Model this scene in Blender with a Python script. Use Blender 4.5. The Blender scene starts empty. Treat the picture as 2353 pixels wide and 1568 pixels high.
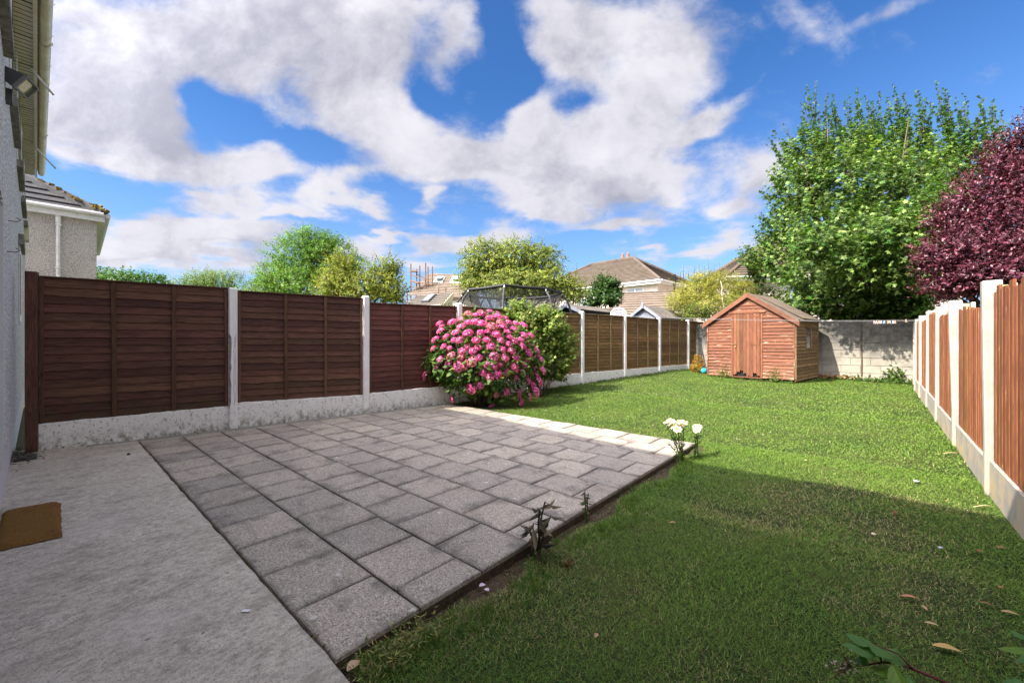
import bpy, bmesh, math, random
import numpy as np
from mathutils import Vector, Matrix, Euler, noise as mnoise
random.seed(7); rng = np.random.default_rng(7)
SC = bpy.context.scene; COL = SC.collection
# ------------------------------------------------------------------ camera, sky, sun, exposure
CAMZ = 1.28; F = 931.0; CX = 1176.0; HY = 782.0; YAW = math.radians(41.2)
cy_, sy_ = math.cos(YAW), math.sin(YAW)
cam = bpy.data.cameras.new('camera'); camo = bpy.data.objects.new('camera', cam); COL.objects.link(camo)
cam.sensor_width = 36; cam.lens = 36 * F / 2352; cam.shift_y = -2 / 2352
cam.clip_start = 0.05; cam.clip_end = 3000
camo.location = (0, 0, CAMZ); camo.rotation_euler = (math.radians(90), 0, YAW)
SC.camera = camo
SUN_AZ = math.radians(20); SUN_EL = math.radians(44.8)   # the sun stands behind the house, to the left
TOSUN = Vector((-math.sin(SUN_AZ) * math.cos(SUN_EL), -math.cos(SUN_AZ) * math.cos(SUN_EL), math.sin(SUN_EL)))
sun = bpy.data.lights.new('sun', 'SUN'); sun.energy = 2.55; sun.angle = math.radians(0.5); sun.color = (1, .90, .76)
suno = bpy.data.objects.new('sun', sun); COL.objects.link(suno)
suno.rotation_euler = TOSUN.to_track_quat('Z', 'Y').to_euler(); suno.location = TOSUN * 50
SC.view_settings.view_transform = 'Standard'; SC.view_settings.look = 'None'
SC.view_settings.exposure = 2.05; SC.view_settings.gamma = 1; SC.view_settings.use_curve_mapping = False
SC.cycles.max_bounces = 6; SC.cycles.diffuse_bounces = 3; SC.cycles.glossy_bounces = 2
SC.cycles.transmission_bounces = 4; SC.cycles.transparent_max_bounces = 8
SC.cycles.caustics_reflective = False; SC.cycles.caustics_refractive = False

class NT:
    """tiny node helper"""
    def __init__(s, tree): s.t = tree; s.n = tree.nodes; s.l = tree.links
    def set(s, sock, v):
        if isinstance(v, bpy.types.NodeSocket): s.l.new(v, sock)
        elif v is not None:
            if isinstance(v, (tuple, list)) and sock.type == 'RGBA' and len(v) == 3: v = (*v, 1)
            sock.default_value = v
    def m(s, op, a, b=None, c=None, clamp=False):
        n = s.n.new('ShaderNodeMath'); n.operation = op; n.use_clamp = clamp
        s.set(n.inputs[0], a); s.set(n.inputs[1], b); s.set(n.inputs[2], c); return n.outputs[0]
    def vm(s, op, a, b=None, scale=None):
        n = s.n.new('ShaderNodeVectorMath'); n.operation = op
        s.set(n.inputs[0], a); s.set(n.inputs[1], b)
        if scale is not None: s.set(n.inputs['Scale'], scale)
        return n.outputs['Value'] if op in ('DOT_PRODUCT', 'LENGTH') else n.outputs[0]
    def mix(s, f, a, b, mode='MIX'):
        n = s.n.new('ShaderNodeMix'); n.data_type = 'RGBA'; n.blend_type = mode
        s.set(n.inputs[0], f); s.set(n.inputs[6], a); s.set(n.inputs[7], b); return n.outputs[2]
    def ramp(s, f, a, b, to0=0.0, to1=1.0, smooth=False):
        n = s.n.new('ShaderNodeMapRange'); n.interpolation_type = 'SMOOTHSTEP' if smooth else 'LINEAR'
        s.set(n.inputs[0], f); s.set(n.inputs[1], a); s.set(n.inputs[2], b); s.set(n.inputs[3], to0); s.set(n.inputs[4], to1)
        return n.outputs[0]
    def noise(s, vec, scale=5, detail=4, rough=.55, dist=0):
        n = s.n.new('ShaderNodeTexNoise'); s.set(n.inputs['Vector'], vec); s.set(n.inputs['Scale'], scale)
        n.inputs['Detail'].default_value = detail; n.inputs['Roughness'].default_value = rough
        n.inputs['Distortion'].default_value = dist; return n.outputs[0]
    def voro(s, vec, scale=5, feature='F1', out='Distance'):
        n = s.n.new('ShaderNodeTexVoronoi'); n.feature = feature; s.set(n.inputs['Vector'], vec)
        s.set(n.inputs['Scale'], scale); return n.outputs[out]
    def mapping(s, vec, loc=(0, 0, 0), rot=(0, 0, 0), sc=(1, 1, 1), typ='POINT'):
        n = s.n.new('ShaderNodeMapping'); n.vector_type = typ; s.set(n.inputs[0], vec)
        n.inputs[1].default_value = loc; n.inputs[2].default_value = rot; n.inputs[3].default_value = sc
        return n.outputs[0]

world = bpy.data.worlds.new('World'); SC.world = world; world.use_nodes = True
def build_world():
    t = NT(world.node_tree); t.n.clear()
    sky = t.n.new('ShaderNodeTexSky'); sky.sky_type = 'NISHITA'; sky.sun_disc = False
    sky.sun_elevation = SUN_EL; sky.sun_rotation = math.atan2(TOSUN.x, TOSUN.y)
    sky.air_density = 1.0; sky.dust_density = 0.3; sky.ozone_density = 2.5
    tc = t.n.new('ShaderNodeTexCoord'); d = tc.outputs['Generated']
    skc = t.mix(1.0, sky.outputs[0], (0.205, 0.385, 0.585), 'MULTIPLY')
    sz = t.n.new('ShaderNodeSeparateXYZ'); t.set(sz.inputs[0], d); up = sz.outputs[2]
    # paler towards the horizon
    hz = t.m('POWER', t.ramp(up, 0.0, 0.55, 1, 0), 2.0)
    skc = t.mix(t.m('MULTIPLY', hz, 0.7), skc, (1.85, 2.55, 3.6))
    # fixed frame looking along the garden in which the cloud masses are laid out
    fwd = (-sy_, cy_, 0); rgt = (cy_, sy_, 0)
    z = t.m('MAXIMUM', t.vm('DOT_PRODUCT', d, fwd), 0.05)
    px = t.m('DIVIDE', t.vm('DOT_PRODUCT', d, rgt), z); py = t.m('DIVIDE', up, z)
    cb = t.n.new('ShaderNodeCombineXYZ'); t.set(cb.inputs[0], px); t.set(cb.inputs[1], py)
    P = cb.outputs[0]
    # warped coordinates for ragged edges
    layer = t.n.new('ShaderNodeCombineXYZ')
    upc = t.m('ADD', t.m('MAXIMUM', up, 0.0), 0.12)
    t.set(layer.inputs[0], t.m('DIVIDE', sz.outputs[0], upc)); t.set(layer.inputs[1], t.m('DIVIDE', sz.outputs[1], upc))
    L = layer.outputs[0]
    wn = t.n.new('ShaderNodeTexNoise'); t.set(wn.inputs['Vector'], L); wn.inputs['Scale'].default_value = 2.2; wn.inputs['Detail'].default_value = 8
    warp = t.vm('SCALE', t.vm('SUBTRACT', wn.outputs['Color'], (.5, .5, .5)), scale=0.21)
    PW = t.vm('ADD', P, warp)
    B = [ # centre x, y, radii (in pixels of the 2352 frame), turn, weight
     (300,110,330,150,0,1.0),(620,60,230,110,0,.8),(880,110,120,120,0,.85),(180,270,150,70,0,.8),(360,310,110,60,-25,.85),
     (840,235,120,90,-20,.8),(980,325,150,55,-22,.85),(1120,385,170,50,-8,.85),(1205,290,70,70,0,.75),(820,385,90,26,0,.6),
     (290,375,210,30,-8,.8),(560,390,120,32,-5,.85),(605,345,50,50,0,.8),(1080,75,50,60,0,.7),(1045,165,28,45,0,.45),
     (1360,50,160,80,0,1.0),(1320,140,100,50,-15,.85),(1565,105,80,65,0,.95),(1500,190,110,45,30,.7),
     (1440,300,140,75,10,.95),(1330,400,180,65,0,.95),(1480,380,90,100,0,.8),(1240,465,90,30,0,.8),(1410,522,110,24,0,.85),
     (1620,270,80,20,35,.7),(1735,150,110,13,43,.30),(1725,410,85,70,25,1.05),(1670,470,50,22,0,.5),(2040,4,150,26,15,.5),(1800,10,100,18,-30,.2),
     (450,570,240,58,2,1.05),(300,570,130,40,0,.8),(520,512,130,30,0,.85),(1000,545,60,30,0,.95),(1110,545,95,36,0,.85),(890,522,62,11,4,.8),
     (830,570,52,40,0,.6),(470,452,56,20,0,1.0),(575,458,54,22,0,1.05),(740,432,56,27,0,1.05),(850,462,60,22,-20,.85),(985,447,24,16,0,1.0),(680,462,40,14,0,.7),
     (980,612,55,20,0,.85),(1640,575,85,28,15,1.0),(1520,595,52,16,0,.6),(1250,700,400,34,0,.45),(800,20,900,25,0,.25),
     (545,262,105,40,-30,-.9),(480,235,60,50,-40,-.6),(700,298,60,26,0,-.5),(1150,190,36,110,0,-.7),(1000,215,34,26,0,-.5),(1350,228,95,16,8,-.35),(1110,30,34,60,0,-.5),(1180,170,30,90,8,-.5),(1210,262,70,48,0,.7),(1060,345,120,55,0,.6),(1330,310,90,45,0,.6),(1130,160,20,50,0,.25),(1560,240,60,50,40,.4),
    ]
    S = None
    for (x, y, rx, ry, a, w) in B:
        v = t.mapping(PW, ((x - CX) / F, (HY - y) / F, 0), (0, 0, math.radians(a)), (rx / F * 1.05, ry / F * 1.05, 1), 'TEXTURE')
        e = t.m('EXPONENT', t.m('MULTIPLY', t.vm('DOT_PRODUCT', v, v), -1.0))
        S = t.m('MULTIPLY', e, w) if S is None else t.m('MULTIPLY_ADD', e, w, S)
    S = t.m('MINIMUM', S, 1.15)
    G = None   # darker bellies of the thicker clouds
    for (x, y, rx, ry, w) in [(330,235,170,85,1.1),(620,100,300,120,.8),(920,170,130,90,.7),(420,330,120,50,.9),(1430,470,120,38,.8),(1120,385,150,34,.5),(600,590,170,18,.5),(300,600,170,16,.4),(1400,110,180,70,.45),(220,60,200,100,.6),(1330,380,120,50,.3)]:
        v = t.mapping(PW, ((x - CX) / F, (HY - y) / F, 0), (0, 0, 0), (rx / F, ry / F, 1), 'TEXTURE')
        e = t.m('EXPONENT', t.m('MULTIPLY', t.vm('DOT_PRODUCT', v, v), -1.0))
        G = t.m('MULTIPLY', e, w) if G is None else t.m('MULTIPLY_ADD', e, w, G)
    # elsewhere, out of view, broken cloud goes on, made denser for more ambient light
    gen = t.ramp(t.noise(t.vm('ADD', L, (3.1, 7.7, 0)), 0.55, 3, .5), .30, .50, 0, 1.15)
    front = t.ramp(t.vm('DOT_PRODUCT', d, fwd), 0.30, 0.52, 0, 1, True)
    S = t.m('ADD', t.m('MULTIPLY', S, front), t.m('MULTIPLY', gen, t.m('SUBTRACT', 1.0, front)))
    n1 = t.noise(L, 3.2, 10, .62, .4); n2 = t.noise(P, 7.0, 8, .62, .2)
    nn = t.m('ADD', t.m('MULTIPLY', t.m('SUBTRACT', n1, .5), 1.25), t.m('MULTIPLY', t.m('SUBTRACT', n2, .5), 1.15))
    dens = t.m('ADD', S, nn)
    mask = t.ramp(dens, 0.08, 0.86, 0, 1, True)
    mask = t.m('MULTIPLY', mask, t.ramp(up, -0.02, 0.03))
    lump = t.ramp(t.m('ADD', t.m('MULTIPLY', t.noise(PW, 4.5, 8, .6), .6), t.m('MULTIPLY', t.noise(t.vm('ADD', P, (.015, -.02, 0)), 7.0, 8, .62, .2), .4)), .36, .62)
    shade = t.m('ADD', t.m('MULTIPLY', G, front), t.m('MULTIPLY', t.m('SUBTRACT', lump, .5), -.9), clamp=True)
    hi = t.mix(lump, (1.9, 1.87, 2.10), (2.62, 2.57, 2.74))
    lo = t.mix(lump, (1.2, 1.21, 1.45), (1.68, 1.68, 1.95))
    cc = t.mix(shade, hi, lo)
    # clouds towards the sun, mostly out of view, brightened to lift the shade
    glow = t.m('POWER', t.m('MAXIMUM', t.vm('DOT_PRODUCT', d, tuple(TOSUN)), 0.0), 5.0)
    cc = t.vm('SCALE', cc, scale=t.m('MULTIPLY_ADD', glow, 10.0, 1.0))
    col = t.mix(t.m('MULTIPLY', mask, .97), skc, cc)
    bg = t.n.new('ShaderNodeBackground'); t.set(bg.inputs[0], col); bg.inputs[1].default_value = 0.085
    out = t.n.new('ShaderNodeOutputWorld'); t.l.new(bg.outputs[0], out.inputs[0])
build_world()

# ------------------------------------------------------------------ helpers
def W(px, py, z):
    lat = z * (px - CX) / F; up = z * (HY - py) / F
    return Vector((cy_ * lat - sy_ * z, sy_ * lat + cy_ * z, CAMZ + up))
def LZ(lat, z, h=0.0): return Vector((cy_ * lat - sy_ * z, sy_ * lat + cy_ * z, h))
def V(*a): return Vector(a)
def ss(a, b, x): 
    t = np.clip((x - a) / (b - a), 0, 1); return t * t * (3 - 2 * t)
def gh(x, y):
    """height of the lawn"""
    t = np.clip((y - 4.5) / 9.0, 0, 1)
    return -0.045 + t * (0.15 + 0.03 * np.clip(-x, -1, 6)) + 0.045 * ss(-1.0, .6, x) * (1 - t) + 0.012 * np.sin(x * 2.3 + y * 1.1) * np.sin(y * .9)

WM = {}
def tag(o, label=None, cat=None, group=None, kind=None):
    if label: o['label'] = label
    if cat: o['category'] = cat
    if group: o['group'] = group
    if kind: o['kind'] = kind
    return o
def thing(name, label, cat, loc=(0, 0, 0), group=None):
    o = bpy.data.objects.new(name, None); COL.objects.link(o); o.location = loc; o.empty_display_size = .2
    WM[o] = Matrix.Translation(Vector(loc)); return tag(o, label, cat, group)
def put(o, parent, M):
    WM[o] = M
    if parent is not None:
        o.parent = parent; o.matrix_basis = WM[parent].inverted() @ M
    else: o.matrix_basis = M
    return o
def mobj(name, mesh, mat=None, parent=None, M=None):
    if mat is not None and not mesh.materials: mesh.materials.append(mat)
    o = bpy.data.objects.new(name, mesh); COL.objects.link(o)
    return put(o, parent, M if M is not None else Matrix.Identity(4))
def frame(o, x, y=None, z=None):
    """matrix with origin o and local X along x, Z close to z"""
    x = Vector(x).normalized(); z = Vector(z or (0, 0, 1))
    if abs(z.normalized().dot(x)) > .999: z = Vector((0, 1, 0)) if abs(x.y) < .9 else Vector((1, 0, 0))
    y = z.cross(x).normalized(); z = x.cross(y)
    M = Matrix((x, y, z)).transposed().to_4x4(); M.translation = Vector(o); return M
BOX = {}
def boxmesh(sx, sy, sz, bev=0.004, mat=None, key=None):
    k = (round(sx, 3), round(sy, 3), round(sz, 3), bev, mat.name if mat else None, key)
    if k in BOX: return BOX[k]
    bm = bmesh.new(); bmesh.ops.create_cube(bm, size=1)
    for v in bm.verts: v.co = Vector((v.co.x * sx, v.co.y * sy, v.co.z * sz))
    if bev: bmesh.ops.bevel(bm, geom=bm.edges[:], offset=bev, segments=1, affect='EDGES')
    me = bpy.data.meshes.new('box'); bm.to_mesh(me); bm.free()
    if mat: me.materials.append(mat)
    BOX[k] = me; return me
def box(name, c, size, mat, parent, x=(1, 0, 0), z=(0, 0, 1), bev=.004):
    return mobj(name, boxmesh(*size, bev, mat), None, parent, frame(c, x, z=z))
class MB:
    def __init__(s): s.v = []; s.f = []
    def add(s, vs, fs):
        k = len(s.v); s.v += [tuple(v) for v in vs]; s.f += [tuple(i + k for i in f) for f in fs]
    def quad(s, a, b, c, d): s.add([a, b, c, d], [(0, 1, 2, 3)])
    def box(s, c, size, x=(1, 0, 0), z=(0, 0, 1)):
        M = frame(c, x, z=z); hx, hy, hz = [q / 2 for q in size]
        vs = [M @ Vector((i * hx, j * hy, k * hz)) for i in (-1, 1) for j in (-1, 1) for k in (-1, 1)]
        s.add(vs, [(0, 1, 3, 2), (4, 6, 7, 5), (0, 4, 5, 1), (2, 3, 7, 6), (0, 2, 6, 4), (1, 5, 7, 3)])
    def prism(s, poly, off):
        """polygon poly swept by vector off"""
        n = len(poly); off = Vector(off); a = [Vector(p) for p in poly]
        s.add(a + [p + off for p in a], [tuple(range(n))[::-1], tuple(range(n, 2 * n))] + [(i, (i + 1) % n, n + (i + 1) % n, n + i) for i in range(n)])
    def tube(s, pts, rad, n=6, cap=True):
        pts = [Vector(p) for p in pts]; k0 = len(s.v)
        if not isinstance(rad, (list, tuple)): rad = [rad] * len(pts)
        prev = None
        for i, p in enumerate(pts):
            d = (pts[min(i + 1, len(pts) - 1)] - pts[max(i - 1, 0)]).normalized()
            a = (Vector((0, 0, 1)) if abs(d.z) < .9 else Vector((1, 0, 0))) if prev is None else prev
            a = (a - d * a.dot(d)).normalized(); prev = a; b = d.cross(a)
            for j in range(n):
                t = 2 * math.pi * j / n; s.v.append(tuple(p + (a * math.cos(t) + b * math.sin(t)) * rad[i]))
        for i in range(len(pts) - 1):
            for j in range(n):
                a0 = k0 + i * n + j; a1 = k0 + i * n + (j + 1) % n; s.f.append((a0, a1, a1 + n, a0 + n))
        if cap:
            s.f.append(tuple(range(k0, k0 + n))[::-1]); e = k0 + (len(pts) - 1) * n; s.f.append(tuple(range(e, e + n)))
    def mesh(s, mat=None, smooth=False, org=None):
        me = bpy.data.meshes.new('m')
        vs = s.v if org is None else [(v[0] - org[0], v[1] - org[1], v[2] - org[2]) for v in s.v]
        me.from_pydata(vs, [], s.f)
        bm = bmesh.new(); bm.from_mesh(me); bmesh.ops.recalc_face_normals(bm, faces=bm.faces); bm.to_mesh(me); bm.free()
        if mat: me.materials.append(mat)
        if smooth: me.polygons.foreach_set('use_smooth', [True] * len(me.polygons))
        me.update(); return me
    def build(s, name, mat, parent=None, smooth=False, label=None):
        o = mobj(name, s.mesh(mat, smooth), None, parent)
        if label: o['label'] = label
        return o
def fastmesh(verts, faces, mat, col=None, smooth=False):
    """verts (N,3), faces (M,k) numpy, col (N,3)"""
    me = bpy.data.meshes.new('fm'); n = len(verts); m, k = faces.shape
    me.vertices.add(n); me.vertices.foreach_set('co', np.ascontiguousarray(verts, dtype=np.float32).ravel())
    me.loops.add(m * k); me.loops.foreach_set('vertex_index', np.ascontiguousarray(faces, dtype=np.int32).ravel())
    me.polygons.add(m); me.polygons.foreach_set('loop_start', np.arange(0, m * k, k, dtype=np.int32))
    if col is not None:
        at = me.color_attributes.new('col', 'FLOAT_COLOR', 'POINT')
        c = np.ones((n, 4), dtype=np.float32); c[:, :3] = col; at.data.foreach_set('color', c.ravel())
    if smooth: me.polygons.foreach_set('use_smooth', np.ones(m, dtype=bool))
    me.materials.append(mat); me.update(); me.validate(); return me

# ------------------------------------------------------------------ materials
MATS = {}
def mat(name, base=(.5, .5, .5), rough=.8, fn=None, spec=.3, bump=None):
    """fn(t, vec, rand) -> colour socket, bump height socket, bump distance (metres)"""
    if name in MATS: return MATS[name]
    m = bpy.data.materials.new(name); m.use_nodes = True; t = NT(m.node_tree)
    bs = t.n['Principled BSDF']; bs.inputs['Roughness'].default_value = rough
    bs.inputs['Specular IOR Level'].default_value = spec
    t.set(bs.inputs['Base Color'], base)
    if fn:
        tc = t.n.new('ShaderNodeTexCoord'); oi = t.n.new('ShaderNodeObjectInfo')
        off = t.vm('SCALE', (31.7, 17.3, 9.1), scale=oi.outputs['Random'])
        vec = t.vm('ADD', tc.outputs['Object'], off)
        r = fn(t, vec, oi.outputs['Random'], bs)
        if not isinstance(r, tuple): r = (r,)
        t.set(bs.inputs['Base Color'], r[0])
        if len(r) > 1 and r[1] is not None:
            b = t.n.new('ShaderNodeBump'); b.inputs['Distance'].default_value = r[2]; b.inputs['Strength'].default_value = 1
            t.set(b.inputs['Height'], r[1]); t.l.new(b.outputs[0], bs.inputs['Normal'])
    MATS[name] = m; return m
def objz(t):
    tc = t.n.new('ShaderNodeTexCoord'); s = t.n.new('ShaderNodeSeparateXYZ')
    g = t.n.new('ShaderNodeNewGeometry'); t.set(s.inputs[0], g.outputs['Position']); return s.outputs
def geopos(t): return t.n.new('ShaderNodeNewGeometry').outputs['Position']

def f_slab(t, v, r, bs):
    P = geopos(t)
    sp = t.voro(P, 150, out='Color'); hs = t.n.new('ShaderNodeSeparateColor'); t.set(hs.inputs[0], sp); k = hs.outputs[0]
    k2 = hs.outputs[1]
    base = t.mix(r, (.34, .305, .27), (.47, .41, .345))
    dark = t.vm('SCALE', base, scale=.45); light = t.vm('SCALE', base, scale=1.55)
    c = t.mix(t.ramp(k, .0, .35, 1, 0), base, dark); c = t.mix(t.ramp(k, .74, .95), c, light)
    c = t.mix(t.m('MULTIPLY', t.ramp(k2, .85, .95), .5), c, (.42, .30, .20))
    st = t.noise(t.vm('ADD', v, (0, 0, 0)), 3.3, 5, .6); c = t.mix(t.m('MULTIPLY', t.ramp(st, .46, .66), .42), c, t.mix(.5, c, (.36, .29, .22)))
    dk = t.noise(v, 5.5, 5, .65); c = t.mix(t.m('MULTIPLY', t.ramp(dk, .52, .72), .50), c, (.075, .07, .068))
    sw = t.noise(P, 1.1, 3, .5); c = t.mix(t.m('MULTIPLY', t.ramp(sw, .5, .7), .20), c, (.09, .085, .085))
    sx = t.n.new('ShaderNodeSeparateXYZ'); t.set(sx.inputs[0], t.n.new('ShaderNodeTexCoord').outputs['Object'])
    ed = t.m('MAXIMUM', t.m('ABSOLUTE', sx.outputs[0]), t.m('ABSOLUTE', sx.outputs[1]))
    ed = t.m('ADD', ed, t.m('MULTIPLY', t.m('SUBTRACT', dk, .5), .22))
    c = t.mix(t.m('MULTIPLY', t.ramp(ed, .15, .22, 0, 1, True), .45), c, (.10, .095, .09))
    sv = t.noise(P, 9, 3, .5); c = t.mix(t.m('MULTIPLY', t.ramp(sv, .70, .72), .85), c, (.62, .60, .56))
    return c, t.m('ADD', k, t.m('MULTIPLY', st, 1.5)), .0016
M_SLAB = mat('paving_slab', rough=.9, fn=f_slab)
def f_conc(t, v, r, bs):
    P = geopos(t)
    Ps = t.mapping(P, sc=(1.45, .9, 1), rot=(0, 0, math.radians(5)))
    a = t.noise(P, 1.7, 6, .62); b = t.noise(Ps, 22, 6, .68); g = t.noise(P, 130, 4, .7); s = t.noise(Ps, 4.5, 6, .62)
    c = t.mix(t.ramp(a, .3, .7), (.56, .495, .415), (.72, .645, .55))
    c = t.mix(t.m('MULTIPLY', t.ramp(s, .48, .68), .55), c, (.25, .215, .17))
    c = t.mix(t.m('MULTIPLY', t.ramp(b, .46, .66), .55), c, (.20, .175, .145))
    c = t.mix(t.m('MULTIPLY', t.ramp(b, .34, .46, 1, 0), .45), c, (.72, .67, .58))
    c = t.mix(t.m('MULTIPLY', t.ramp(g, .50, .64), .7), c, (.20, .175, .15))
    k = t.noise(t.vm('ADD', P, (3, 1, 0)), 30, 3, .6); c = t.mix(t.m('MULTIPLY', t.ramp(k, .66, .72), .7), c, (.07, .06, .05))
    w = t.noise(t.vm('ADD', P, (5, 2, 0)), 1.4, 4, .5); c = t.mix(t.m('MULTIPLY', t.ramp(w, .55, .75), .5), c, (.66, .63, .58))
    w2 = t.noise(P, 17, 1, .5); c = t.mix(t.ramp(w2, .80, .815), c, (.8, .8, .8))
    return c, t.m('ADD', t.m('MULTIPLY', b, 1.2), t.m('ADD', g, a)), .004
M_CONC = mat('rough_concrete', rough=.93, fn=f_conc)
def f_whiteboard(t, v, r, bs):
    P = geopos(t); z = objz(t)[2]
    a = t.noise(P, 5, 5, .6); pit = t.noise(P, 38, 4, .75); pt2 = t.noise(t.mapping(P, sc=(1, 1, .6)), 16, 5, .7)
    c = t.mix(t.ramp(a, .35, .7), (.92, .91, .89), (.82, .80, .76))
    low = t.ramp(t.m('ADD', z, t.m('MULTIPLY', t.m('SUBTRACT', a, .5), .5)), .22, 0.02)
    c = t.mix(t.m('MULTIPLY', t.m('MULTIPLY', low, t.ramp(pt2, .42, .6)), .8), c, (.20, .19, .11))
    c = t.mix(t.m('MULTIPLY', t.ramp(pt2, .60, .68), .7), c, (.30, .28, .24))
    c = t.mix(t.ramp(pit, .585, .65), c, (.07, .06, .05))
    return c, t.m('SUBTRACT', t.m('MULTIPLY', a, .8), t.ramp(pit, .6, .7)), .004
M_WHITE = mat('white_painted_concrete', rough=.85, fn=f_whiteboard)
def f_wood(dark, light, edge=None, gs=1.0, spot=(.02, .012, .008), moss=0.0):
    def f(t, v, r, bs):
        vs = t.mapping(v, sc=(2.2 * gs, 26 * gs, 26 * gs)); g = t.noise(vs, 3.2, 6, .62, .6)
        a = t.noise(t.mapping(v, sc=(1, 3, 3)), 2.4, 4, .55)
        c = t.mix(t.ramp(g, .32, .68), dark, light)
        c = t.mix(t.m('MULTIPLY', t.ramp(a, .4, .75), .5), c, t.vm('SCALE', c, scale=1.9))
        kn = t.voro(t.mapping(v, sc=(2.6, 9, 9)), 1.0); c = t.mix(t.ramp(kn, .035, .10, .85, 0), c, spot)
        hv = t.n.new('ShaderNodeHueSaturation'); t.set(hv.inputs['Color'], c)
        t.set(hv.inputs['Value'], t.ramp(r, 0, 1, .72, 1.35)); t.set(hv.inputs['Hue'], t.ramp(t.m('FRACT', t.m('MULTIPLY', r, 7.3)), 0, 1, .49, .508))
        c = hv.outputs[0]
        if edge:
            e = t.noise(t.mapping(v, sc=(1.2, 14, 14)), 4, 6, .7, .4); c = t.mix(t.ramp(e, edge[1], edge[1] + .05), c, edge[0])
        if moss:
            z = objz(t)[2]; mz = t.noise(geopos(t), 6, 4, .6)
            c = t.mix(t.m('MULTIPLY', t.m('MULTIPLY', t.ramp(z, .75, .35), t.ramp(mz, .45, .7)), moss), c, (.055, .06, .018))
        return c, t.m('ADD', g, t.m('MULTIPLY', kn, .2)), .003
    return f
M_DARKWOOD = mat('dark_stained_lap_board', rough=.68, fn=f_wood((.045, .019, .014), (.135, .058, .038), moss=.5))
M_REDWOOD = mat('reddish_lap_board', rough=.62, fn=f_wood((.052, .019, .015), (.135, .046, .034), moss=.3))  # boards of the third panel, redder than the others
M_OLIVEWOOD = mat('weathered_olive_lap_board', rough=.75, fn=f_wood((.105, .060, .024), (.22, .135, .055), moss=.45))
M_BATTEN = mat('dark_batten', rough=.75, fn=f_wood((.060, .031, .017), (.13, .066, .038)))
M_BATTEN2 = mat('grey_brown_batten', rough=.8, fn=f_wood((.13, .09, .05), (.23, .17, .10)))
M_ORANGE = mat('orange_brown_fence_board', rough=.7, fn=f_wood((.125, .043, .018), (.30, .118, .048), edge=((.50, .33, .16), .63), gs=.8, spot=(.10, .035, .012)))
M_CREAMWOOD = mat('cream_timber', rough=.8, fn=f_wood((.38, .27, .12), (.62, .47, .25), spot=(.3, .18, .08)))
def f_shed(t, v, r, bs):
    g = t.noise(t.mapping(v, sc=(2.0, 30, 30)), 3, 6, .65, .5)
    c = t.mix(t.ramp(g, .3, .7), (.115, .042, .024), (.23, .095, .052))
    s = t.n.new('ShaderNodeSeparateXYZ'); t.set(s.inputs[0], t.n.new('ShaderNodeTexCoord').outputs['Object'])
    e = t.noise(t.mapping(v, sc=(1.3, 10, 10)), 3.2, 8, .74, .2)
    th = t.ramp(s.outputs[2], .045, -.045, .52, .66)
    c = t.mix(t.ramp(t.m('SUBTRACT', e, th), 0, .045), c, (.56, .43, .31))
    z = objz(t)[2]; c = t.mix(t.m('MULTIPLY', t.ramp(z, .75, .3), t.ramp(e, .5, .66)), c, (.46, .34, .22))
    hv = t.n.new('ShaderNodeHueSaturation'); t.set(hv.inputs['Color'], c); t.set(hv.inputs['Value'], t.ramp(r, 0, 1, .82, 1.2))
    return hv.outputs[0], g, .003
M_SHED = mat('flaking_shed_board', rough=.8, fn=f_shed)
M_SHEDSIDE = mat('weathered_shed_side_board', rough=.85, fn=f_wood((.15, .095, .045), (.33, .235, .13), edge=((.42, .33, .2), .66)))
M_SHEDDOOR = mat('shed_door_board', rough=.75, fn=f_wood((.11, .043, .022), (.19, .082, .042), edge=((.55, .42, .32), .70), spot=(.12, .05, .02)))
M_BARGE = mat('barge_board', rough=.6, fn=f_wood((.115, .046, .026), (.18, .078, .045)))
def f_felt(t, v, r, bs):
    P = geopos(t); a = t.noise(P, 7, 5, .6); b = t.noise(P, 160, 2, .5)
    c = t.mix(t.ramp(a, .35, .7), (.13, .10, .075), (.25, .20, .15)); return t.mix(t.m('MULTIPLY', b, .35), c, (.05, .05, .05)), b, .002
M_FELT = mat('roofing_felt', rough=.95, fn=f_felt)
def f_post(t, v, r, bs):
    a = t.noise(v, 6, 5, .6); b = t.noise(v, 95, 3, .7); z = objz(t)[2]
    c = t.mix(t.ramp(a, .35, .7), (.36, .335, .305), (.48, .45, .41)); c = t.mix(t.ramp(b, .62, .7), c, (.32, .28, .22))
    c = t.mix(t.m('MULTIPLY', t.ramp(z, .5, .05), t.ramp(a, .42, .6)), c, (.56, .43, .26)); return c, t.m('SUBTRACT', a, b), .003
M_POST = mat('cream_concrete_post', rough=.9, fn=f_post)
def f_wpost(t, v, r, bs):
    a = t.noise(v, 5, 5, .6); b = t.noise(v, 45, 4, .75); z = objz(t)[2]
    c = t.mix(t.ramp(a, .35, .7), (.92, .91, .90), (.80, .79, .77)); c = t.mix(t.ramp(b, .655, .70), c, (.09, .08, .07))
    c = t.mix(t.m('MULTIPLY', t.m('MULTIPLY', t.ramp(z, .3, .0), t.ramp(a, .45, .6)), .7), c, (.2, .2, .12)); return c, t.m('SUBTRACT', a, b), .003
M_WPOST = mat('white_painted_post', rough=.85, fn=f_wpost)
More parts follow.
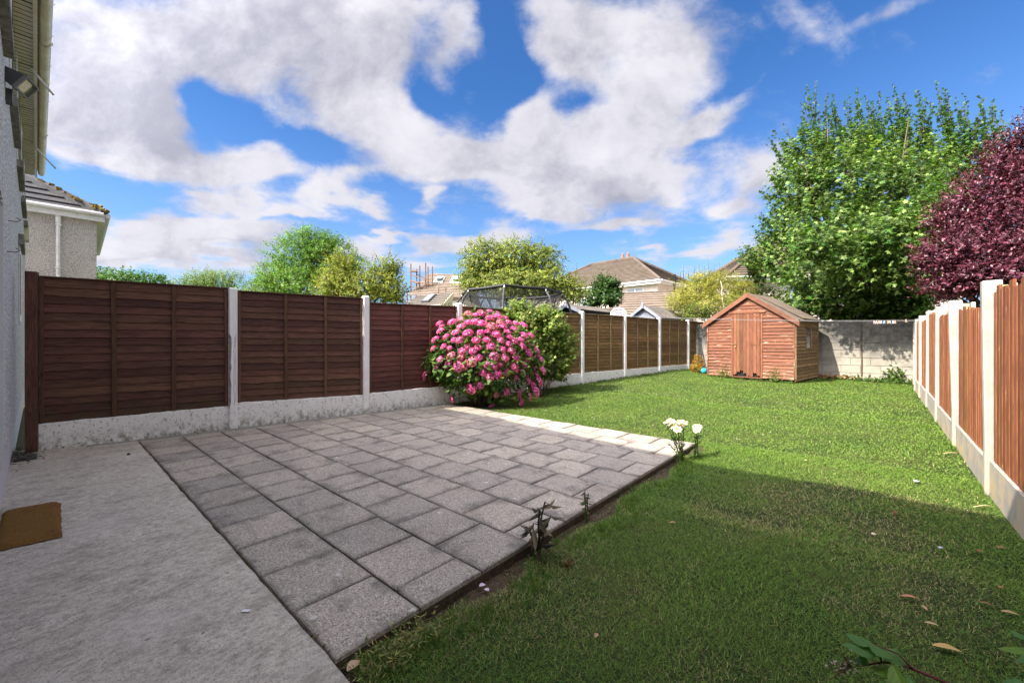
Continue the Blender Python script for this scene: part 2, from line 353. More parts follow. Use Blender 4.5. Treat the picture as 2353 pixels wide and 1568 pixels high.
def f_block(t, v, r, bs):
    P = geopos(t); a = t.noise(P, 1.6, 5, .6); b = t.noise(P, 130, 3, .6); z = objz(t)[2]; d = t.noise(P, 9, 5, .65)
    c = t.mix(t.ramp(r, 0, 1), (.40, .375, .32), (.46, .435, .37))
    dk = t.ramp(t.m('ADD', z, t.m('MULTIPLY', t.m('SUBTRACT', a, .5), 2.2)), .25, 1.25)
    c = t.mix(t.m('MULTIPLY', dk, t.ramp(d, .25, .6, .55, 1.0)), c, (.095, .095, .088))
    c = t.mix(t.m('MULTIPLY', t.ramp(b, .5, .72), .55), c, (.12, .11, .10)); return c, t.m('ADD', b, d), .004
M_BLOCK = mat('stained_concrete_block', rough=.95, fn=f_block)
M_MORTAR = mat('mortar', rough=.95, fn=lambda t, v, r, bs: (t.mix(t.noise(geopos(t), 20, 4, .6), (.17, .16, .14), (.34, .32, .27)), t.noise(geopos(t), 120, 3, .6), .003))
def f_dash(c1, c2, sc):
    def f(t, v, r, bs):
        P = geopos(t); d = t.voro(P, sc); cc = t.voro(P, sc, out='Color'); hs = t.n.new('ShaderNodeSeparateColor'); t.set(hs.inputs[0], cc)
        c = t.mix(hs.outputs[0], c1, c2); c = t.mix(t.ramp(d, .38, .62), c, t.vm('SCALE', c, scale=.42))
        a = t.noise(P, 2.5, 5, .6); c = t.mix(t.m('MULTIPLY', t.ramp(a, .45, .75), .3), c, t.vm('SCALE', c, scale=.6))
        return c, t.m('SUBTRACT', 1, d), .012
    return f
M_DASH = mat('white_pebble_dash', rough=.85, fn=f_dash((.84, .84, .83), (.94, .94, .94), 45))
M_DASH2 = mat('beige_pebble_dash', rough=.9, fn=f_dash((.76, .69, .63), (.90, .84, .78), 75))
M_RENDER = mat('smooth_white_render', rough=.8, fn=lambda t, v, r, bs: (t.mix(t.noise(geopos(t), 4, 5, .6), (.55, .56, .58), (.72, .72, .73)), t.noise(geopos(t), 60, 4, .6), .002))
M_CREAM = mat('cream_render', rough=.9, fn=lambda t, v, r, bs: (t.mix(t.noise(geopos(t), 1.5, 4, .6), (.66, .58, .46), (.74, .67, .56)), t.noise(geopos(t), 40, 3, .6), .004))
M_PINK = mat('pinkish_pale_render', rough=.9, fn=lambda t, v, r, bs: (t.mix(t.noise(geopos(t), 1.5, 4, .6), (.62, .53, .48), (.72, .64, .60)), t.noise(geopos(t), 40, 3, .6), .004))
def f_pvc(t, v, r, bs):
    P = geopos(t); a = t.noise(P, 6, 6, .7); b = t.noise(t.mapping(P, sc=(1, 6, 1)), 20, 5, .7)
    c = t.mix(t.ramp(a, .35, .65), (.86, .81, .66), (.72, .65, .47)); c = t.mix(t.m('MULTIPLY', t.ramp(b, .56, .76), .65), c, (.22, .17, .09)); return c, b, .0015
M_PVC = mat('dirty_cream_pvc', rough=.45, fn=f_pvc, spec=.5)
M_PVCW = mat('white_pvc', rough=.4, spec=.5, fn=lambda t, v, r, bs: t.mix(t.ramp(t.noise(geopos(t), 7, 5, .6), .45, .75), (.80, .80, .78), (.58, .56, .50)))
M_SILL = mat('weathered_sill', rough=.95, fn=lambda t, v, r, bs: (t.mix(t.ramp(t.noise(geopos(t), 14, 6, .7), .35, .65), (.12, .12, .10), (.33, .32, .28)), t.noise(geopos(t), 60, 4, .7), .006))
M_GLASS = mat('window_glass', base=(.05, .07, .08), rough=.05, spec=.9)
M_DKGLASS = mat('pale_window_glass', base=(.30, .36, .38), rough=.08, spec=.8)
def f_tile(c1, c2):
    def f(t, v, r, bs):
        P = geopos(t); a = t.noise(P, 1.8, 6, .65); b = t.noise(P, 22, 5, .7)
        c = t.mix(t.ramp(a, .3, .7), c1, c2); c = t.mix(t.m('MULTIPLY', t.ramp(b, .55, .75), .6), c, (.34, .31, .25)); c = t.mix(t.m('MULTIPLY', t.ramp(b, .25, .42, 1, 0), .6), c, (.05, .045, .035))
        return c, b, .01
    return f
M_TILE = mat('brown_concrete_tile', rough=.9, fn=f_tile((.085, .066, .050), (.15, .118, .092)))
M_TILEL = mat('pale_brown_tile', rough=.9, fn=f_tile((.16, .125, .098), (.25, .20, .16)))
M_TILED = mat('dark_grey_tile', rough=.6, fn=f_tile((.028, .030, .036), (.060, .060, .066)))
M_TILEG = mat('grey_brown_tile', rough=.85, fn=f_tile((.13, .115, .10), (.20, .18, .155)))
M_GREYPAINT = mat('blue_grey_painted_timber', rough=.7, fn=f_wood((.13, .14, .17), (.24, .26, .31)))
M_GREYSHEET = mat('grey_brown_corrugated_sheet', rough=.85, fn=f_tile((.10, .088, .078), (.19, .17, .15)))
M_METAL = mat('dark_grey_metal', base=(.07, .07, .075), rough=.5)
M_RUST = mat('rusty_scaffold_tube', rough=.7, fn=lambda t, v, r, bs: t.mix(t.noise(geopos(t), 6, 4, .6), (.14, .07, .035), (.24, .17, .12)))
M_PLANK = mat('orange_scaffold_plank', base=(.42, .20, .07), rough=.8)
M_FOAM = mat('black_foam_sleeve', base=(.020, .020, .022), rough=.55)
M_BLACK = mat('black_plastic', base=(.012, .012, .013), rough=.6)
def f_soil(t, v, r, bs):
    P = geopos(t); a = t.noise(P, 30, 6, .7); b = t.noise(P, 6, 4, .6)
    c = t.mix(t.ramp(a, .35, .7), (.028, .019, .013), (.12, .085, .055)); return t.mix(t.m('MULTIPLY', b, .4), c, (.16, .115, .07)), a, .02
M_SOIL = mat('soil', rough=1, fn=f_soil)
def f_lawn(t, v, r, bs):
    P = geopos(t); a = t.noise(P, 1.3, 4, .6); b = t.noise(P, 55, 4, .7)
    c = t.mix(t.ramp(a, .4, .7), (.035, .06, .014), (.11, .105, .038)); return t.mix(t.ramp(b, .35, .7), c, t.vm('SCALE', c, scale=.35)), b, .02
M_LAWN = mat('turf_base', rough=1, fn=f_lawn)
M_LAND = mat('far_ground', rough=1, fn=lambda t, v, r, bs: t.mix(t.noise(geopos(t), .3, 4, .6), (.05, .08, .02), (.12, .11, .06)))
def f_mat(t, v, r, bs):
    P = geopos(t); n = t.noise(t.mapping(P, sc=(1, 2.4, 1)), 60, 4, .7); a = t.noise(P, 7, 3, .5)
    c = t.mix(t.ramp(n, .3, .7), (.10, .045, .008), (.30, .155, .035)); return t.mix(t.m('MULTIPLY', t.ramp(a, .5, .7), .6), c, (.09, .045, .015)), n, .008
M_MAT = mat('coir', rough=1, fn=f_mat)
def leafmat(name, rough=.5, trans=.35, tint=(1, 1, 1), spec=.35):
    m = bpy.data.materials.new(name); m.use_nodes = True; t = NT(m.node_tree); bs = t.n['Principled BSDF']
    at = t.n.new('ShaderNodeAttribute'); at.attribute_name = 'col'
    c = t.mix(1.0, at.outputs['Color'], tint, 'MULTIPLY')
    t.set(bs.inputs['Base Color'], c); bs.inputs['Roughness'].default_value = rough; bs.inputs['Specular IOR Level'].default_value = spec
    tr = t.n.new('ShaderNodeBsdfTranslucent'); t.set(tr.inputs[0], t.mix(1.0, c, (1.25, 1.35, .65), 'MULTIPLY'))
    mx = t.n.new('ShaderNodeMixShader'); mx.inputs[0].default_value = trans
    t.l.new(bs.outputs[0], mx.inputs[1]); t.l.new(tr.outputs[0], mx.inputs[2]); t.l.new(mx.outputs[0], t.n['Material Output'].inputs[0])
    return m
M_LEAF = leafmat('leaf'); M_GRASS = leafmat('grass_blade', .6, .30, spec=.15); M_PETAL = leafmat('petal', .6, .30, (1, 1, 1), .15)
M_PLUM = leafmat('plum_leaf', .38, .16, spec=.5); M_CONIF = leafmat('conifer_leaf', .7, .15)
M_BARK = mat('bark', rough=.95, fn=lambda t, v, r, bs: (t.mix(t.noise(geopos(t), 12, 5, .6), (.06, .042, .028), (.18, .14, .10)), t.noise(geopos(t), 40, 4, .6), .01))
M_PALEBARK = mat('pale_bare_wood', base=(.55, .45, .36), rough=.9)
M_DKSTEM = mat('dark_stem', base=(.045, .035, .022), rough=.9)
M_STEM = mat('green_stem', base=(.08, .12, .03), rough=.7)
M_REDSTEM = mat('red_bramble_stem', base=(.12, .035, .03), rough=.6)
M_STONE = mat('pebble', rough=.9, fn=lambda t, v, r, bs: t.mix(r, (.25, .22, .19), (.5, .46, .42)))
# ------------------------------------------------------------------ ground, lawn, patio, path
U_L = Vector((cy_ * .767 - sy_ * .641, sy_ * .767 + cy_ * .641, 0)).normalized()   # run of the left fence
N_L = Vector((U_L.y, -U_L.x, 0))                                                   # its garden side
CL = 10338.0
def fl(px): return W(px, HY, CL / (2289 - px)).xy.to_3d()
P_L0 = fl(535)
def lf(i, off=0, z=0): return P_L0 + U_L * (1.93 * i) + N_L * off + V(0, 0, z)
SX = -1.61; PY0, PY1 = .757, 5.33

def grid_mesh(x0, x1, y0, y1, nx, ny, hf, mat):
    xs = np.linspace(x0, x1, nx); ys = np.linspace(y0, y1, ny); X, Y = np.meshgrid(xs, ys); Z = hf(X, Y)
    v = np.stack([X, Y, Z], -1).reshape(-1, 3); i = np.arange(nx * ny).reshape(ny, nx)
    f = np.stack([i[:-1, :-1], i[:-1, 1:], i[1:, 1:], i[1:, :-1]], -1).reshape(-1, 4)
    return fastmesh(v, f, mat, smooth=True)
o = MB(); o.quad((-900, -900, -.22), (900, -900, -.22), (900, 900, -.22), (-900, 900, -.22))
tag(o.build('ground', M_LAND), kind='structure')
def hl(x, y):
    z = gh(x, y)
    inside = (x < SX + .02) & (y < PY1 - .02)
    z = np.where(inside, -.12, z)
    # bare strip beside the patio sinks a little
    strip = np.exp(-((x - (SX + .10)) / .09) ** 2) * (y < PY1 - .3)
    return z - .035 * strip
tag(mobj('lawn', grid_mesh(-9.0, 1.1, .4, 17.5, 170, 260, hl, M_LAWN)), kind='structure')

def soil_patch(name, pts_fn, n, mat):
    pass
mb = MB()   # bare soil along the patio edge, a lumpy strip just above the turf
ys = np.linspace(.76, 4.95, 120)
cols = 7
rows = []
for k, y in enumerate(ys):
    wv = .17 + .07 * math.sin(y * 5.1) + .05 * math.sin(y * 11.3 + 1) + random.uniform(-.015, .015)
    if y < 1.3: wv += .06
    rows.append([(SX - .03 + wv * j / (cols - 1), y, gh(SX, y) - .030 + (.012 if 0 < j < cols - 1 else -.012) + random.uniform(-.007, .009)) for j in range(cols)])
vs = np.array([p for r in rows for p in r]); idx = np.arange(len(vs)).reshape(len(ys), cols)
fs = np.stack([idx[:-1, :-1], idx[:-1, 1:], idx[1:, 1:], idx[1:, :-1]], -1).reshape(-1, 4)
tag(mobj('soil_strip', fastmesh(vs, fs, M_SOIL, smooth=True)), kind='structure')

# bed of the patio with its slabs
mb = MB(); fxl = lambda y: (lf(0) + U_L * ((y - P_L0.y) / U_L.y)).x + .06
mb.prism([(fxl(PY0), PY0, -.16), (SX - .004, PY0, -.16), (SX - .004, PY1 - .004, -.16), (fxl(PY1), PY1 - .004, -.16)], (0, 0, .135))
patio = tag(mb.build('patio', M_SOIL), kind='structure')
def slab(x0, x1, y0, y1):
    g = random.uniform(.0045, .0075); bev = .006; h = .05
    tilt = [random.uniform(-.004, .004) for _ in range(4)]
    pts = [(x0 + g, y0 + g), (x1 - g, y0 + g), (x1 - g, y1 - g), (x0 + g, y1 - g)]
    xl = fxl(y0) + .05; xl1 = fxl(y1) + .05
    if x0 < max(xl, xl1):
        pts[0] = (max(x0, xl) + g, y0 + g); pts[3] = (max(x0, xl1) + g, y1 - g)
    if pts[1][0] - pts[0][0] < .05: return
    cx = sum(p[0] for p in pts) / 4; cyy = sum(p[1] for p in pts) / 4
    m = MB(); lo = [(a - cx, b - cyy, -h) for a, b in pts]; mid = [(a - cx, b - cyy, -bev + tilt[i]) for i, (a, b) in enumerate(pts)]
    top = [((a - cx) * (1 - 2.4 * bev / .42), (b - cyy) * (1 - 2.4 * bev / .42), tilt[i]) for i, (a, b) in enumerate(pts)]
    m.add(lo + mid + top, [(0, 1, 5, 4), (1, 2, 6, 5), (2, 3, 7, 6), (3, 0, 4, 7), (4, 5, 9, 8), (5, 6, 10, 9), (6, 7, 11, 10), (7, 4, 8, 11), (8, 9, 10, 11)])
    mobj('paving_slab', m.mesh(M_SLAB), None, patio, Matrix.Translation((cx, cyy, 0)))
NR = 11; pyh = (PY1 - PY0) / NR; pxw = .4325
for r in range(NR):
    y0 = PY0 + r * pyh; x1 = SX; first = True
    while x1 > fxl(y0) - .1:
        w = pxw * (.5 if (r % 2 == 1 and first) else 1); first = False
        jit = random.uniform(-.004, .004)
        slab(x1 - w + jit * 0, x1, y0, y0 + pyh); x1 -= w
# mortar fillet between the patio and the fence
mb = MB(); A = V(fxl(.6) - .0, .6, 0); 
for i in range(24):
    ya = .3 + i * .21; yb = ya + .2
    w0 = .10 + random.uniform(-.03, .03)
    mb.add([(fxl(ya), ya, .012), (fxl(ya) + w0, ya, -.004), (fxl(yb) + w0 + random.uniform(-.02, .02), yb, -.004), (fxl(yb), yb, .012), (fxl(ya), ya, -.1), (fxl(ya) + w0, ya, -.1), (fxl(yb) + w0, yb, -.1), (fxl(yb), yb, -.1)],
           [(0, 1, 2, 3), (1, 5, 6, 2), (0, 4, 5, 1), (3, 2, 6, 7)])
mb.build('mortar_fillet', M_MORTAR, patio)
# rough concrete path along the house
xs = np.linspace(-7.4, 3.2, 140); ys = np.linspace(-.6, PY0 - .012, 40)
X, Y = np.meshgrid(xs, ys)
nz = np.array([mnoise.fractal(Vector((x * 5, y * 9, 0)), .6, 2, 4) for x, y in zip(X.ravel(), Y.ravel())]).reshape(X.shape) * .0022
edge = np.clip((PY0 - .012 - Y) / .02, 0, 1); Z = .004 + nz - (1 - edge) * .006
Yj = Y + np.where(edge < .5, nz * 2.2, 0)
v = np.stack([X, Yj, Z], -1).reshape(-1, 3); n0 = len(v); i = np.arange(n0).reshape(40, 140)
f = np.stack([i[:-1, :-1], i[:-1, 1:], i[1:, 1:], i[1:, :-1]], -1).reshape(-1, 4)
low = v[i[-1]].copy(); low[:, 2] -= .12; v = np.vstack([v, low]); j = n0 + np.arange(140)
f2 = np.stack([i[-1, :-1], i[-1, 1:], j[1:], j[:-1]], -1); f = np.vstack([f, f2])
tag(mobj('concrete_path', fastmesh(v, f, M_CONC, smooth=True)), kind='structure')

# ------------------------------------------------------------------ own house
def yw(x): return -.17 + .0125 * x
HX0, HX1 = -14.25, -4.93
hdir = Vector((1, .0125, 0)).normalized(); hn = Vector((-hdir.y, hdir.x, 0))
def HP(x, off, z): return Vector((x, yw(x) + off, z))
house = thing('house', 'own white pebble-dashed house wall with dirty cream soffit and gutter overhead', 'house', (-9, -2, 0))
mb = MB(); mb.prism([HP(HX0, 0, .32), HP(HX1 - .03, 0, .32), HP(HX1 - .03, -1.2, .32), HP(HX0, -5, .32)], (0, 0, 4.75)); mb.build('wall', M_DASH, house)
mb = MB(); mb.prism([HP(HX0, -.012, -.1), HP(HX1, -.012, -.1), HP(HX1, -1.2, -.1), HP(HX0, -5, -.1)], (0, 0, .42)); mb.build('plinth', M_RENDER, house)
mb = MB(); mb.prism([HP(HX1 - .03, .004, .3), HP(HX1, .004, .3), HP(HX1, -.30, .3), HP(HX1 - .03, -.30, .3)], (0, 0, 2.0)); mb.build('door_reveal', M_RENDER, house)
# rest of the house behind the camera: wall right of the doors, wall over them, far walls
mb = MB(); mb.prism([HP(-1.6, 0, -.1), HP(4.2, 0, -.1), HP(4.2, -8, -.1), HP(HX0, -8, -.1), HP(HX0, -5.1, -.1), HP(-5.2, -1.25, -.1), HP(-1.6, -1.25, -.1)], (0, 0, 5.1)); mb.build('wall', M_DASH, house)
mb = MB(); mb.prism([HP(HX1 + .002, 0, 2.35), HP(-1.603, 0, 2.35), HP(-1.603, -1.2, 2.35), HP(HX1 + .002, -1.2, 2.35)], (0, 0, 2.72)); mb.build('wall', M_DASH, house)
mb = MB(); mb.prism([HP(HX1 + .003, -.3, -.02), HP(-1.604, -.3, -.02), HP(-1.604, -.34, -.02), HP(HX1 + .003, -.34, -.02)], (0, 0, 2.36)); mb.build('patio_door', M_DKGLASS, house)
# soffit, fascia, gutter, roof
EZ = 5.03
mb = MB(); mb.prism([HP(HX0, -.02, EZ), HP(-6.2, -.02, EZ), HP(-6.2, .135, EZ), HP(HX0, .135, EZ)], (0, 0, .02)); sof = mb.build('soffit', M_PVC, house)
mb = MB(); x = HX0 + .05
while x < -6.3:    # board joints and vents
    c = HP(x, .06, EZ - .004); mb.box(c, (.003 if int(round((x - HX0) / .1)) % 8 else .016, .148, .005), hdir); x += .1
mb.build('soffit_rib', M_BLACK, sof)['kind'] = 'stuff'
mb = MB(); mb.prism([HP(HX0, .137, EZ - .03), HP(-6.2, .137, EZ - .03), HP(-6.2, .172, EZ - .03), HP(HX0, .172, EZ - .03)], (0, 0, .17)); mb.build('fascia', M_PVC, house)
mb = MB(); prof = []
for k in range(11):
    a = math.pi * k / 10; prof.append((.232 - .052 * math.cos(a), EZ + .09 - .075 * math.sin(a)))
prof = [(.180, EZ + .115)] + prof + [(.290, EZ + .095), (.290, EZ + .112), (.276, EZ + .112)]
for sx0, sx1 in ((HX0, -6.2),):
    for (a, b), (c, d) in zip(prof[:-1], prof[1:]):
        mb.quad(HP(sx0, a, b), HP(sx1, a, b), HP(sx1, c, d), HP(sx0, c, d))
    mb.f.append(tuple(mb.v.index(tuple(HP(sx0, a, b))) for a, b in prof))
gut = mb.build('gutter', M_PVC, house, smooth=False)
for x, big in [(-13.2, 0), (-12.2, 0), (-11.6, 1), (-10.9, 0), (-9.9, 0), (-9.2, 0), (-8.6, 0), (-8.0, 1), (-7.75, 0), (-7.0, 0)]:
    mb = MB(); w = .09 if big else .022
    pr = [(.232 - .061 * math.cos(math.pi * k / 8), EZ + .09 - .086 * math.sin(math.pi * k / 8)) for k in range(9)] + [(.302, EZ + .09), (.302, EZ + .125)]
    for (a, b), (c, d) in zip(pr[:-1], pr[1:]):
        mb.quad(HP(x, a, b), HP(x + w, a, b), HP(x + w, c, d), HP(x, c, d))
    mb.build('gutter_bracket', M_PVC, gut)
mb = MB()  # roof: its unseen part over the doors is skewed to set where its shadow falls
e0, e1, e2 = HP(HX0 - .1, .2, EZ + .14), Vector((-6.8, yw(-6.8) + .2, EZ + .14)), Vector((4.6, -1.12, EZ + .14))
mb.prism([e0, e1, Vector((-6.8, -4.6, 7.9)), HP(HX0 - .1, -4.5, 7.9)], (0, 0, .06))
mb.prism([e1 + V(.003, 0, 0), e2, Vector((4.6, -4.6, 7.9)), Vector((-6.797, -4.6, 7.9))], (0, 0, .06))
mb.build('roof', M_TILED, house)
for k, (zn, zf) in enumerate([(1.0, 1.377), (1.66, 2.04), (2.25, 2.645), (2.83, 3.22), (3.40, 3.78)]):
    xa, xb = [-(q * 2.3 + .18) / sy_ for q in (zn, zf)]
    mb = MB(); mb.prism([HP(xb, -.05, 3.50), HP(xa, -.05, 3.50), HP(xa, .052, 3.50), HP(xb, .052, 3.50)], (0, 0, .085)); mb.build('window_sill', M_SILL, house)
    w = MB(); w.prism([HP(xb + .05, .002, 3.59), HP(xa - .05, .002, 3.59), HP(xa - .05, .012, 3.59), HP(xb + .05, .012, 3.59)], (0, 0, 1.1)); wo = w.build('window', M_PVCW, house)
    w = MB(); w.prism([HP(xb + .12, .014, 3.66), HP(xa - .12, .014, 3.66), HP(xa - .12, .018, 3.66), HP(xb + .12, .018, 3.66)], (0, 0, .95)); w.build('pane', M_GLASS, wo)
# vent box, overflow pipes, wall hooks, ground-floor window of the other half
p = W(46, 533, 8.0); box('vent_box', HP(p.x, .03, p.z), (.30, .07, .34), mat('yellowed_plastic', base=(.60, .60, .38), rough=.5), house, hdir)
xr = -(5.7 + .18) / sy_
mb = MB(); mb.prism([HP(xr - .9, .002, 1.55), HP(xr, .002, 1.55), HP(xr, .002, 2.62), HP(xr - .9, .002, 2.62)], (0, .012, 0)); wo = mb.build('window', M_PVCW, house)
mb = MB(); mb.prism([HP(xr - .8, .016, 1.65), HP(xr - .1, .016, 1.65), HP(xr - .1, .016, 2.5), HP(xr - .8, .016, 2.5)], (0, .004, 0)); mb.build('pane', M_GLASS, wo)
mb = MB(); mb.prism([HP(xr - 1, 0, 2.62), HP(xr + .1, 0, 2.62), HP(xr + .1, .05, 2.62), HP(xr - 1, .05, 2.62)], (0, 0, .14)); mb.build('lintel', M_SILL, house)
for (x, ln) in [((-8.6), .36), ((-11.9), .50)]:
    a = HP(x, .10, EZ - .01); b = a + Vector((-.25 * ln, ln * .62, -ln * .72)); mb = MB(); mb.tube([a, b], .014, 8); mb.build('overflow_pipe', M_PVCW, house, True)
for (px, py, zz) in [(6, 505, 3.6), (4, 576, 3.5), (57, 618, 8.6)]:
    p = W(px, py, zz); c = HP(p.x, .0, p.z); mb = MB(); mb.tube([c, c + V(0, .05, 0), c + V(.0, .075, .02), c + V(0, .05, .035)], .004, 5); mb.build('wall_hook', M_METAL, house)

# floodlight under the soffit
fc = W(33, 183, 3.35); fl_ = thing('floodlight', 'black floodlight with a greenish glass front on the white house wall', 'floodlight', tuple(fc))
ax = Vector((.221, .659, -.45)).normalized(); side = ax.cross(V(0, 0, 1)).normalized(); upv = side.cross(ax)
def fq(a, s, u): return fc + ax * a + side * s + upv * u
mb = MB()
bk = [fq(-.10, s * .055, u * .035) for s, u in ((-1, -1), (1, -1), (1, 1), (-1, 1))]; ft = [fq(.07, s * .095, u * .065) for s, u in ((-1, -1), (1, -1), (1, 1), (-1, 1))]
mb.add(bk + ft, [(3, 2, 1, 0), (0, 1, 5, 4), (1, 2, 6, 5), (2, 3, 7, 6), (3, 0, 4, 7)]); mb.build('housing', M_METAL, fl_)
mb = MB()
for s in (-1, 1): mb.box(fq(.08, s * .09, 0), (.022, .018, .14), ax, upv)
for u in (-1, 1): mb.box(fq(.08, 0, u * .061), (.022, .16, .016), ax, upv)
mb.build('bezel', mat('grey_aluminium', base=(.16, .165, .17), rough=.45), fl_)
mb = MB(); mb.quad(fq(.072, -.082, -.054), fq(.072, .082, -.054), fq(.072, .082, .054), fq(.072, -.082, .054))
mb.build('glass', mat('algae_glass', rough=.2, spec=.7, fn=lambda t, v, r, bs: t.mix(t.noise(geopos(t), 70, 4, .6), (.05, .12, .05), (.36, .42, .22))), fl_)
mb = MB(); q = fq(-.05, 0, -.04); wpt = HP(q.x - .03, -.002, q.z - .13)
mb.tube([fq(-.08, -.06, -.01), fq(-.09, -.07, -.07), wpt], .013, 6); mb.tube([fq(-.08, .06, -.01), fq(-.10, .05, -.08), wpt + V(.01, 0, -.01)], .013, 6)
mb.box(wpt + V(0, .015, 0), (.10, .05, .10)); mb.build('bracket', M_METAL, fl_)

# doormat
dm = MB(); zs = .012
c = [(-4.78, -.225), (-3.95, -.225), (-3.92, .055), (-4.76, .062)]
n = 14; vs = []; 
for j in range(n):
    for i_ in range(n * 2):
        u = i_ / (2 * n - 1); w = j / (n - 1)
        a = Vector(c[0]).lerp(Vector(c[1]), u).lerp(Vector(c[3]).lerp(Vector(c[2]), u), w)
        e = min(u, 1 - u, w * .4, (1 - w) * .4); zz = .034 + .008 * math.sin(u * 9 + w * 3) * .5 if e > .012 else .012
        vs.append((a.x + random.uniform(-.003, .003), a.y + random.uniform(-.003, .003), zz + random.uniform(-.001, .001)))
idx = np.arange(len(vs)).reshape(n, 2 * n); fs = np.stack([idx[:-1, :-1], idx[:-1, 1:], idx[1:, 1:], idx[1:, :-1]], -1).reshape(-1, 4)
tag(mobj('doormat', fastmesh(np.array(vs), fs, M_MAT, smooth=True)), 'worn brown coir doormat lying on the concrete by the house wall', 'doormat')

# ------------------------------------------------------------------ fence on the left
fence = thing('panel_fence', 'long lap-panel fence with white concrete posts and white gravel boards, left of the garden', 'fence', tuple(lf(0)))
ptops = {0: 2.05, 1: 2.07, 2: 2.06, 3: 2.03, 4: 2.07, 5: 2.03, 6: 2.04, 7: 2.03, 8: 2.02}
ang = U_L
for i in range(0, 9):
    z1 = ptops[i]; p = lf(i, .0)
    m = MB(); hw = .052
    top = z1 - .005; cham = .02
    # post with chamfered top and garden-side edges
    prof = [(-hw, -.05), (hw, -.05), (hw, .045), (hw - .012, .058), (-hw + .012, .058), (-hw, .045)]
    rows = [(-.2, 1), (top - cham, 1), (top, .72)]
    vs = []
    for zz, sc_ in rows:
        for (a, b) in prof:
            vs.append(p + U_L * a * sc_ + N_L * b * sc_ + V(0, 0, zz) + (U_L * random.uniform(-.002, .002)))
    n = len(prof); fs = [tuple(range(n))[::-1], tuple(range(2 * n, 3 * n))]
    for k in range(2):
        for j in range(n): fs.append((k * n + j, k * n + (j + 1) % n, (k + 1) * n + (j + 1) % n, (k + 1) * n + j))
    m.add([v - p for v in vs], fs); po = mobj('post', m.mesh(M_WPOST), None, fence, Matrix.Translation(p))
    if i == 0:
        po['label'] = 'cracked white post with a broken-off edge'
        m = MB(); q = p - U_L * (hw + .006) + N_L * .02
        pts = []
        for k in range(14):
            zz = .30 + k * .085; w = (.018 if 0 < k < 13 else 0) + random.uniform(-.005, .005)
            pts.append((zz, w))
        for (za, wa), (zb, wb) in zip(pts[:-1], pts[1:]):
            m.quad(q + V(0, 0, za) + N_L * .04, q + U_L * wa * 1.6 + N_L * .0405 + V(0, 0, za), q + U_L * wb * 1.6 + N_L * .0405 + V(0, 0, zb), q + V(0, 0, zb) + N_L * .04)
        m.build('broken_edge', M_SILL, po)
        for s in range(2):
            m = MB(); pp = p + U_L * (.012 + .018 * s) + N_L * .0588; pts = []
            for k in range(15):
                pts.append(pp + V(0, 0, .35 + s * .05 + k * .07) + U_L * random.uniform(-.008, .008))
            m.tube(pts, .0016, 4); m.build('crack', M_BLACK, po)
